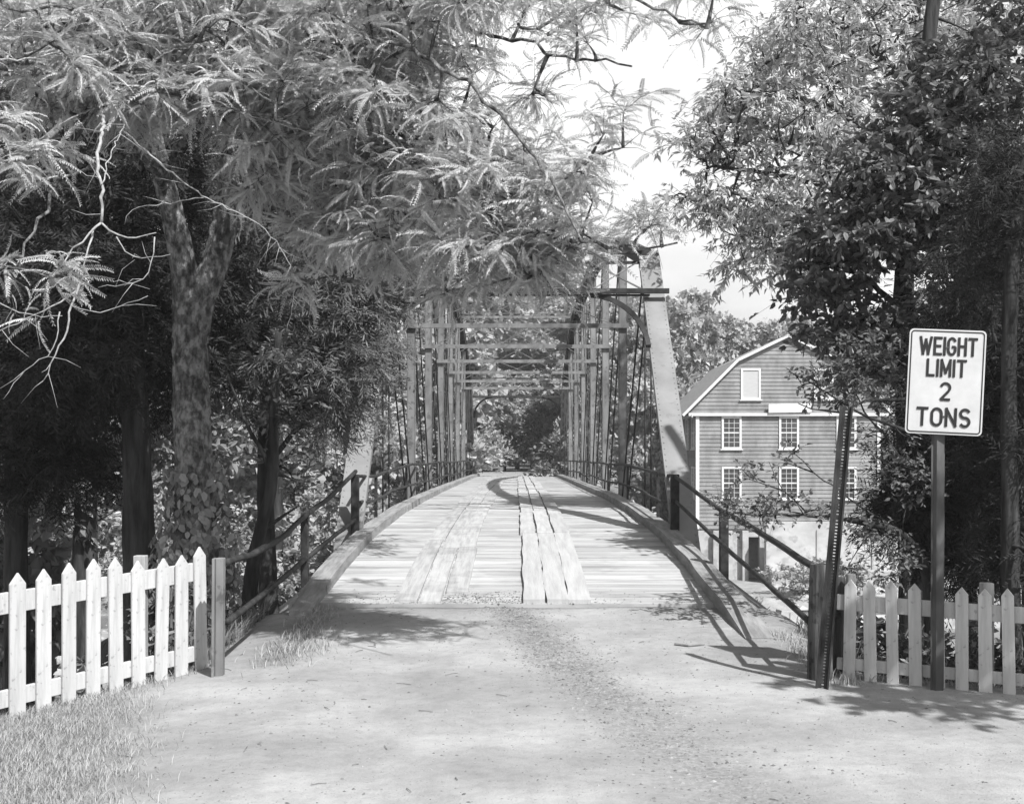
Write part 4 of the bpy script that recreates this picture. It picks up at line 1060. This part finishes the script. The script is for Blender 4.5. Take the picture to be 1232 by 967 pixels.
for sx, xx in ((-1, x0), (1, x1)):
    z = zb; r = np.random.default_rng(4)
    while z < ze - .02:
        zt_ = min(z + .225, ze); t = r.uniform(.2, .8)
        mb.add([(xx + sx * .045, MY, z), (xx + sx * .045, MY + ML, z), (xx + sx * .01, MY + ML, zt_), (xx + sx * .01, MY, zt_)], [[0, 1, 2, 3]], tone=t)
        mb.add([(xx, MY, z), (xx, MY + ML, z), (xx + sx * .045, MY + ML, z), (xx + sx * .045, MY, z)], [[0, 1, 2, 3]], tone=t); z = zt_
mp(mb, 'wall', 'siding')
mb = MB(); OV = .22; prof = [(mx(821), ze - .06), (mx(888) - .04, zbk + .06), (xr, zrd + .08), (2 * xr - mx(888) + .04, zbk + .06), (2 * xr - mx(821), ze - .06)]
for (a, az), (b, bz) in zip(prof[:-1], prof[1:]):
    th = .10; v = [(a, MY - OV, az), (b, MY - OV, bz), (b, MY + ML + OV, bz), (a, MY + ML + OV, az)]
    mb.add(v + [(p[0], p[1], p[2] - th) for p in v], [[0, 1, 2, 3], [7, 6, 5, 4], [0, 4, 5, 1], [1, 5, 6, 2], [2, 6, 7, 3], [3, 7, 4, 0]])
mp(mb, 'roof', 'shingle')
mb = MB()
for (a, az), (b, bz) in zip(prof[:-1], prof[1:]): mb.beam((a, MY - OV - .03, az - .08), (b, MY - OV - .03, bz - .08), .05, .15)
mb.beam((mx(828), MY - .14, ze - .08), (2 * xr - mx(828), MY - .14, ze - .08), .2, .17)
for xx in (x0, x1):
    mb.box((xx, MY - .03, (zb + ze) / 2 - .1), (.2, .14, ze - zb - .2))
mb.box((x0 - .35, MY + ML / 2, ze - .16), (.06, ML + .8, .16)); mb.box((x1 + .35, MY + ML / 2, ze - .16), (.06, ML + .8, .16))
mp(mb, 'trim', 'white_trim')
mb = MB(); mb.box((mx(949), MY - .30, mz(491)), (2.45, .10, .5), Matrix.Rotation(R(-1), 4, 'Y'))
mp(mb, 'name_board', 'white_trim')
def window(cx_, cz, w, h, side=None, blind=False):
    """side None: on the front; -1: on the left wall at y=cx_"""
    def bx(mb, u, z, su, sz, o, th, tone=.5):
        if side is None: mb.box((u, MY - o, z), (su, th, sz), tone=tone)
        else: mb.box((x0 - o, u, z), (th, su, sz), tone=tone)
    f = MB(); t = .12
    for s in (-1, 1):
        bx(f, cx_ + s * (w / 2 - t / 2), cz, t, h, .06, .08); bx(f, cx_, cz + s * (h / 2 - t / 2), w - 2 * t - .004, t, .06, .08)
    bx(f, cx_, cz - h / 2 - .03, w + .16, .06, .08, .14)
    fo = mp(f, 'window', 'white_trim')
    g = MB(); bx(g, cx_, cz, w - 2 * t, h - 2 * t, .045, .02); mp(g, 'pane', 'blind' if blind else 'glass', fo)
    if not blind:
        g = MB()
        for k in (-1, 1): bx(g, cx_ + k * (w - 2 * t) / 6, cz, .022, h - 2 * t - .01, .063, .02)
        for k in (-2, -1, 0, 1, 2):
            bx(g, cx_, cz + k * (h - 2 * t) / 6, w - 2 * t - .01, 0.07 if k == 0 else .022, .066, .02)
        if side is None:
            pass
        mp(g, 'sash', 'white_trim', fo)
for px in (880, 949, 1018):
    for py in (520.5, 581): window(mx(px), mz(py), 1.14, 1.88)
window(mx(903), mz(462), 1.14, 1.8, blind=True); window(mx(991), mz(462), 1.14, 1.8, blind=True)
for yy in (MY + 1.4, MY + 4.1, MY + 6.8, MY + 9.4):
    for py in (520.5, 581): window(yy, mz(py), 1.1, 1.88, side=-1)
# foundation: pilastered concrete, arched race opening, long retaining wall
mb = MB()
mb.box(((x0 + mx(899)) / 2, MY + .35, (zb - 6.3) / 2 - .02), (mx(899) - x0, .5, zb + 6.3))
mb.box(((mx(914) + x1) / 2, MY + .3, (zb - 6.3) / 2 - .02), (x1 - mx(914), .6, zb + 6.3))
mb.box(((mx(899) + mx(914)) / 2, MY + 1.8, (zb - 6.3) / 2 - .1), (mx(914) - mx(899) + .5, .3, zb + 6.2))
mb.box(((mx(899) + mx(914)) / 2, MY + .35, (mz(646) + zb) / 2), (mx(914) - mx(899), .5, zb - mz(646)))
mb.box((xr, MY + ML - .3, (zb - 6.3) / 2 - .02), (x1 - x0, .5, zb + 6.3)); mb.box((x0 + .25, MY + ML / 2, (zb - 6.3) / 2 - .02), (.45, ML - 1, zb + 6.28))
for px in (843, 861, 877, 896): mb.box((mx(px), MY - .02, (zb - 6.3) / 2 - .05), (.34, .5, zb + 6.2), tone=.2)
mp(mb, 'foundation', 'concrete')
mb = MB(); xa, xb = mx(915), mx(1112) + 6
mb.box(((xa + xb) / 2, MY - 1.4, (mz(626) + -6.3) / 2), (xb - xa, .6, mz(626) + 6.3), tone=.6)
mb.box(((xa + xb) / 2, MY - 2.2, (mz(682) - 6.4) / 2), (xb - xa - .2, 1.2, mz(682) + 6.4), tone=.4)
for px in (975, 1040, 1083): mb.box((mx(px), MY - 1.73, (mz(634) - 6.3) / 2), (.10, .08, mz(634) + 6.2), tone=.15)
tag(mb.build('retaining_wall', 'concrete', None, (xr, MY - 1.4, -5.8)), 'long pale concrete wall in front of the mill base', 'wall')
# weir block + white water
mb = MB(); c = P(949, 760, 57); mb.beam((c[0] - .35, 57, -6.6), (c[0] - .05, 57.1, -5.15), .75, 1.2, up=(0, 1, 0)); mb.beam((c[0] + .25, 57, -6.6), (c[0] + .25, 57.1, -5.15), .6, 1.3, up=(0, 1, 0))
mb.beam((c[0], 57.4, -5.75), (c[0] + 30, 61, -5.75), .7, .6)
tag(mb.build('weir', 'concrete', None, (c[0], 57, -6.2)), 'low concrete weir block at the edge of the mill race', 'weir')
r = np.random.default_rng(8); mb = MB()
for k in range(150):
    a = r.uniform(-1.3, 1.0); q = (c[0] + a, 55.9 + r.uniform(-.5, .7), -6.0); s = r.uniform(.06, .2)
    mb.box(q, (s * 3, s * 1.6, s * .6), Matrix.Rotation(r.uniform(0, 3), 4, 'Z'), tone=r.random())
tag(mb.build('foam', 'foam'), kind='stuff')

# ------------------------------------------------------------------ shrubs
def shrub(x, y, w, h, label, leaf='leaf_shrub', n=26, size=.09, seed=1, tpl=LEAF, group=None, nl=6, name='shrub'):
    rng = np.random.default_rng(seed); z = float(gz(x, y)) - .05
    t = thing(name, label, 'shrub', (x, y, z), group); br = MB(); sk = []
    for k in range(6):
        a = rng.uniform(0, 6.28); p = limb(br, [(x, y, z), (x + .25 * w * math.cos(a), y + .25 * w * math.sin(a), z + h * .5), (x + .4 * w * math.cos(a), y + .4 * w * math.sin(a), z + h * .85)], .02 + .01 * h, .006, 5, .1, rng, .01); sk.extend(p)
    c = blob_points(rng, [((x, y, z + h * .55), (w / 2, w / 2, h / 2), n)]); c[:, 2] = np.maximum(c[:, 2], z + .1)
    cr = MB(); crown(rng, cr, br, c, sk, [tpl], size, 5, .10 * (w + h) / 1.2, nl, twig_r=(.008, .004), sub_r=.002)
    br.build('stem', 'bark_mid', t, (x, y, z), True); cr.build('crown', leaf, t, (x, y, z))
def at(px, d): return (px - CX) * d / F
SH = [
    (at(100, 11.3), 11.6, .35, .7, 'dark leafy weed clump seen through the middle of the left pickets', 'leaf_dark', 12, .07),
    (at(205, 12.3), 12.3, .7, 1.2, 'dark leafy bush behind the last left pickets', 'leaf_dark', 24, .08),
    (at(325, 21), 21, 1.6, 1.4, 'bush on the bank under the left approach rail', 'leaf_far', 40, .12),
    (at(400, 22), 22, 2.2, 2.4, 'sunlit bush below the left end post of the bridge', 'leaf_far', 60, .14),
    (at(1062, 11.6), 11.6, .9, .75, 'leafy bush showing above the first right pickets', 'leaf_dark', 30, .085),
    (at(1120, 11.3), 11.3, .8, .6, 'leafy weeds behind the right pickets by the sign post', 'leaf_shrub', 26, .085),
    (at(1180, 11.2), 11.2, .9, .9, 'dark bush behind the right pickets between sign and edge', 'leaf_dark', 36, .085),
    (at(1010, 30), 30, 3.0, 1.6, 'scrub by the water seen between post and mill wall', 'leaf_shrub', 40, .14),
    (at(910, 58), 59, 3.5, 2.0, 'dark scrub beside the weir block', 'leaf_far_dark', 60, .22),
    (at(965, 66), 66, 4.0, 1.6, 'grassy scrub on the rocks below the concrete wall', 'leaf_far', 50, .22),
    (at(1010, 67), 67, 3.0, 1.8, 'bush against the foot of the concrete wall', 'leaf_far_dark', 50, .22),
    (at(770, 78), 78, 4.0, 2.5, 'bush on the far bank just right of the bridge', 'leaf_far', 60, .25),
]
for i, (x, y, w, h, lab, lf, n, s) in enumerate(SH): shrub(x, y, w, h, lab, lf, n, s, 200 + i)
for i, (px, d) in enumerate([(20, 64), (90, 62), (160, 66), (250, 63), (330, 66), (400, 64), (455, 68), (500, 70), (540, 73), (705, 72), (735, 70)]):
    shrub(at(px, d), d + 2, 6.5, 4.6, 'leafy bush along the foot of the far river bank', 'leaf_far' if i % 3 else 'leaf_far_dark', 90, .26, 300 + i, group='bushes along the far bank')
for i, (px, d) in enumerate([(240, 25), (-120, 24)]):
    shrub(at(px, d), d, 3.2, 3.0, 'shaded undergrowth bush among the left bank trees', 'leaf_dark', 80, .13, 330 + i, group='bushes among the left bank trees')

# creeper on the forked trunk
rng = np.random.default_rng(71); n = 800; mb = MB()
py_ = rng.uniform(560, 745, n); ax_ = rng.uniform(-1.2, 1.2, n) * math.pi / 1.3
pos = np.array([P(236, p, 14) for p in py_]); rad = .27 + .10 * rng.random(n) + .12 * (py_ > 640)
pos[:, 0] += np.sin(ax_) * rad; pos[:, 1] -= np.cos(ax_) * rad
nr = np.stack([np.sin(ax_), -np.cos(ax_), np.full(n, .35)], -1) + rng.standard_normal((n, 3)) * .35
dr = np.stack([rng.standard_normal(n) * .6, rng.standard_normal(n) * .3, -np.ones(n)], -1)
mb.leaves(LEAF, pos, dr, nr, rng.uniform(.06, .125, n), rng.random(n), 1.3)
b = P(236, 0, 14); b[2] = gz(b[0], b[1])
tag(mb.build('creeper', 'vine', None, b), 'broad leafed creeper climbing the lower trunk of the forked tree', 'creeper')

# ------------------------------------------------------------------ grass, weeds, pebbles, litter, boulders
def blades(name, pts, h, seed, mat='grass', wid=.0026, lean=.8, tone=None):
    r = np.random.default_rng(seed); n = len(pts); hh = h * r.uniform(.45, 1.25, n); a = r.uniform(0, 6.28, n); ln = r.uniform(.1, lean, n)
    d = np.stack([np.cos(a) * ln, np.sin(a) * ln, np.ones(n)], -1); s = np.stack([-np.sin(a + .5), np.cos(a + .5), np.zeros(n)], -1) * wid
    p0 = pts; p1 = pts + d * (hh * .55)[:, None]; d2 = d * 1.0; d2[:, 0:2] *= 2.2; p2 = p1 + d2 * (hh * .45)[:, None] * np.array([1, 1, .8])
    v = np.stack([p0 - s, p0 + s, p1 + s * .8, p1 - s * .8, p2 + s * .15, p2 - s * .15], 1).reshape(-1, 3); b = (np.arange(n) * 6)[:, None]
    q = np.concatenate([b + np.array([0, 1, 2, 3]), b + np.array([3, 2, 4, 5])], 0)
    t = r.random(n) if tone is None else tone
    mb = MB(); mb.add(v, q, tone=np.concatenate([t, t])); return tag(mb.build(name, mat), kind='stuff')
r = np.random.default_rng(91); N = 230000
x = r.uniform(-7.5, -1.6, N); y = r.uniform(5.5, 11.6, N)
edge = (2.2 + .27 * (y - 7) + .12 * vnoise(x, y, 21, 2.5)); edge = edge + .25 * vnoise(x, y, 61, 6.); den = sstep(-.45, .75, -x - edge) ** 1.3
fl = (x - la[0]) * dl[1] - (y - la[1]) * dl[0]                                  # side of the fence line
k = (r.random(N) < den * np.clip(.75 + .5 * vnoise(x, y, 14, 3.5), .2, 1)) & (fl > -.12)
x, y = x[k], y[k]
blades('grass', np.stack([x, y, gz(x, y)], -1), .06, 92)
def scatter(n, seed, fn):
    r = np.random.default_rng(seed); x, y = fn(r, n); return np.stack([x, y, gz(x, y)], -1)
def strip(r, n): # weeds beside kerbs and fence feet
    m = n // 5
    xs_ = [r.normal(-2.12, .10, m), r.normal(2.62, .07, m), r.uniform(2.7, 5.5, m), r.normal(-2.05, .16, m), la[0] + dl[0] * (q := r.uniform(-5, 8.6, m)) + .06 * r.standard_normal(m)]
    ys_ = [r.uniform(12.4, 14.6, m), r.uniform(10.2, 12.6, m), None, r.normal(11.9, .35, m), la[1] + dl[1] * q + .06 * r.standard_normal(m)]
    ys_[2] = 10.55 - .26 * (xs_[2] - 2.7) + .06 * r.standard_normal(m)
    return np.concatenate(xs_), np.concatenate(ys_)
blades('weeds', scatter(2600, 93, strip), .075, 94, 'grass', .004, .9)
blades('bank_grass', scatter(9000, 95, lambda r, n: (np.concatenate([r.uniform(-4.4, -2.75, n // 2), r.uniform(2.8, 6, n // 2)]), np.concatenate([r.uniform(11.3, 15, n // 2), r.uniform(10.9, 13, n // 2)]))), .22, 96, 'leaf_shrub', .006, .9)
# pebbles
def stones(name, pts, s0, s1, seed, mat='pebble', flat=.55, sub=0):
    r = np.random.default_rng(seed); mb = MB(); oc = np.array([(1, 0, 0), (-1, 0, 0), (0, 1, 0), (0, -1, 0), (0, 0, 1), (0, 0, -1)], float)
    tq = np.array([[0, 2, 4], [2, 1, 4], [1, 3, 4], [3, 0, 4], [2, 0, 5], [1, 2, 5], [3, 1, 5], [0, 3, 5]])
    n = len(pts); s = s0 * (s1 / s0) ** (r.random(n) ** 2.2)
    a = r.uniform(0, 6.28, n); ca, sa = np.cos(a), np.sin(a)
    v = oc[None] * (s[:, None, None] * r.uniform(.6, 1.3, (n, 1, 3))) * r.uniform(.75, 1.2, (n, 6, 1)) * np.array([1, 1, flat])
    vx = v[..., 0] * ca[:, None] - v[..., 1] * sa[:, None]; vy = v[..., 0] * sa[:, None] + v[..., 1] * ca[:, None]
    v = np.stack([vx, vy, v[..., 2]], -1) + pts[:, None]
    mb.f3 = []; f = (tq[None] + (np.arange(n) * 6)[:, None, None]).reshape(-1, 3)
    mb.v.append(v.reshape(-1, 3)); mb.n += n * 6; mb.f3.append(f); mb.t3.append(np.repeat(r.random(n), 8))
    return tag(mb.build(name, mat), kind='stuff')
def road_pts(r, n):
    x = r.uniform(-2.6, 5.2, n); y = r.uniform(6, 14.4, n); k = (outside(x, y) == 0); return x[k], y[k]
stones('gravel', scatter(9000, 97, road_pts), .003, .014, 98)
def worn_pts(r, n):
    y = r.uniform(5.5, 14.4, n) ; y = 14.4 - (14.4 - y) * r.random(n) ** .5; x = -.15 + (14.4 - y) * .19 + r.standard_normal(n) * (.14 + .03 * (14.4 - y)); return x, y
stones('gravel', scatter(9000, 99, worn_pts), .004, .020, 100)
r = np.random.default_rng(120); q_ = 1600; x = r.normal(-.35, .75, q_); y = 14.42 + np.abs(r.normal(0, .35, q_)); k = np.abs(x) < 2.2
stones('gravel', np.stack([x[k], y[k], deckz(y[k]) + .003], -1), .004, .016, 121)
# twigs and dead leaves on the road
r = np.random.default_rng(101); p = scatter(260, 102, road_pts); n = len(p); mb = MB()
a = r.uniform(0, 6.28, n); dr = np.stack([np.cos(a), np.sin(a), .05 * r.standard_normal(n)], -1); nr = np.stack([.2 * r.standard_normal(n), .2 * r.standard_normal(n), np.ones(n)], -1)
mb.leaves(LEAF, p + (0, 0, .006), dr, nr, r.uniform(.012, .034, n), r.random(n), .8)
p2 = scatter(60, 103, road_pts); n = len(p2); a = r.uniform(0, 6.28, n); L = r.uniform(.04, .14, n)
e = p2 + np.stack([np.cos(a) * L, np.sin(a) * L, np.zeros(n)], -1); mb.twigs(p2 + (0, 0, .006), (p2 + e) / 2 + (0, 0, .012), e + (0, 0, .006), .003, .002, 3, 4)
tag(mb.build('leaf_litter', 'litter'), kind='stuff')
# the crooked stick lying right of the gravel
m = MB(); q = [(P(812, 779, 12.1)), (P(828, 783, 12.0)), (P(848, 782, 12.05))]; q = [np.array([a[0], a[1], float(gz(a[0], a[1])) + .012]) for a in q]; m.tube(q, [.012, .011, .006], 6)
tag(m.build('stick', 'litter', None, q[0]), 'crooked dark stick lying on the road near the right kerb', 'stick')
# bank rocks
def rock_pts(r, n):
    x = np.concatenate([r.uniform(-30, -3, n // 2), r.uniform(14, 34, n - n // 2)]); y = np.concatenate([r.uniform(24, 60, n // 2), r.uniform(61, 72, n - n // 2)]); return x, y
stones('river_stones', scatter(3500, 104, rock_pts), .08, .55, 105, 'stone')
# pale driftwood log behind left pickets
a = P(-30, 772, 46); b = P(190, 778, 47); a[2] = float(gz(a[0], a[1])) + .2; b[2] = float(gz(b[0], b[1])) + .2
m = MB(); limb(m, [a, (a + b) / 2 + (0, 0, .1), b], .32, .2, 9, .15)
tag(m.build('driftwood_log', 'dead_wood', None, a, True), 'pale fallen log on the gravel bar behind the left pickets', 'log')

# ------------------------------------------------------------------ river air
mb = MB(); mb.box((0, 235, 17.5), (1040, 760, 54))
hz = mb.build('haze', 'water'); tag(hz, kind='stuff'); m_, nt, out = nodes_of('haze_air')
pv = nt.nodes.new('ShaderNodeVolumePrincipled'); pv.inputs['Color'].default_value = grey(.95); pv.inputs['Density'].default_value = .0007; pv.inputs['Anisotropy'].default_value = .2
nt.links.new(pv.outputs[0], out.inputs['Volume']); hz.data.materials[0] = m_

# ------------------------------------------------------------------ camera, light, sky
cam = bpy.data.cameras.new('camera'); co = bpy.data.objects.new('camera', cam); COL.objects.link(co)
co.location = (0, 0, EYE); co.rotation_euler = (R(90), 0, 0)
cam.sensor_width = 36; cam.lens = F / 1232 * 36; cam.shift_x = -(CX - 616) / 1232; cam.shift_y = (CY - 483.5) / 1232
cam.clip_start = .1; cam.clip_end = 3000; SC.camera = co
SUN = np.array([.36, -.54, .76]); SUN /= np.linalg.norm(SUN)
sl = bpy.data.lights.new('sun', 'SUN'); sl.energy = 5.0; sl.angle = R(.6); sl.color = (1, 1, 1)
so = bpy.data.objects.new('sun', sl); COL.objects.link(so)
so.rotation_euler = Vector(SUN).to_track_quat('Z', 'Y').to_euler()
w = bpy.data.worlds.new('World'); SC.world = w; w.use_nodes = True; nt = w.node_tree; nt.nodes.clear()
sky = nt.nodes.new('ShaderNodeTexSky'); sky.sky_type = 'NISHITA'; sky.sun_disc = False
sky.sun_elevation = math.asin(SUN[2]); sky.sun_rotation = math.atan2(SUN[0], SUN[1]); sky.air_density = 1.0; sky.dust_density = 2.5; sky.ozone_density = 1
bw = nt.nodes.new('ShaderNodeRGBToBW'); nt.links.new(sky.outputs[0], bw.inputs[0])
tc = nt.nodes.new('ShaderNodeTexCoord'); mpn = nt.nodes.new('ShaderNodeMapping'); mpn.inputs['Scale'].default_value = (1, 1, 2.5); nt.links.new(tc.outputs['Generated'], mpn.inputs[0])
cn = nt.nodes.new('ShaderNodeTexNoise'); cn.inputs['Scale'].default_value = 2.2; cn.inputs['Detail'].default_value = 7; nt.links.new(mpn.outputs[0], cn.inputs['Vector'])
cl = ramp(nt, cn.outputs['Fac'], [(.3, .15), (.62, 1)])
sx_ = nt.nodes.new('ShaderNodeSeparateXYZ'); nt.links.new(tc.outputs['Generated'], sx_.inputs[0])
hr = nt.nodes.new('ShaderNodeMapRange'); hr.inputs['From Min'].default_value = .38; hr.inputs['From Max'].default_value = .62; hr.inputs['To Min'].default_value = 1; hr.inputs['To Max'].default_value = .12
nt.links.new(sx_.outputs['Z'], hr.inputs['Value']); cm = nt.nodes.new('ShaderNodeMath'); cm.operation = 'MULTIPLY'
nt.links.new(cl, cm.inputs[0]); nt.links.new(hr.outputs['Result'], cm.inputs[1]); cl = cm.outputs[0]
mc = nt.nodes.new('ShaderNodeMix'); mc.data_type = 'FLOAT'
nt.links.new(cl, mc.inputs['Factor']); nt.links.new(bw.outputs[0], mc.inputs['A']); mc.inputs['B'].default_value = 10
bg = nt.nodes.new('ShaderNodeBackground'); bg.inputs['Strength'].default_value = .08
nt.links.new(mc.outputs['Result'], bg.inputs['Color']); wo = nt.nodes.new('ShaderNodeOutputWorld'); nt.links.new(bg.outputs[0], wo.inputs[0])
SC.view_settings.view_transform = 'Standard'; SC.view_settings.look = 'None'; SC.view_settings.gamma = 1; SC.view_settings.use_curve_mapping = False
SC.view_settings.exposure = 0.72
SC.render.engine = 'CYCLES'; SC.cycles.use_denoising = True; SC.cycles.max_bounces = 4; SC.cycles.diffuse_bounces = 2; SC.cycles.transmission_bounces = 2; SC.cycles.glossy_bounces = 2
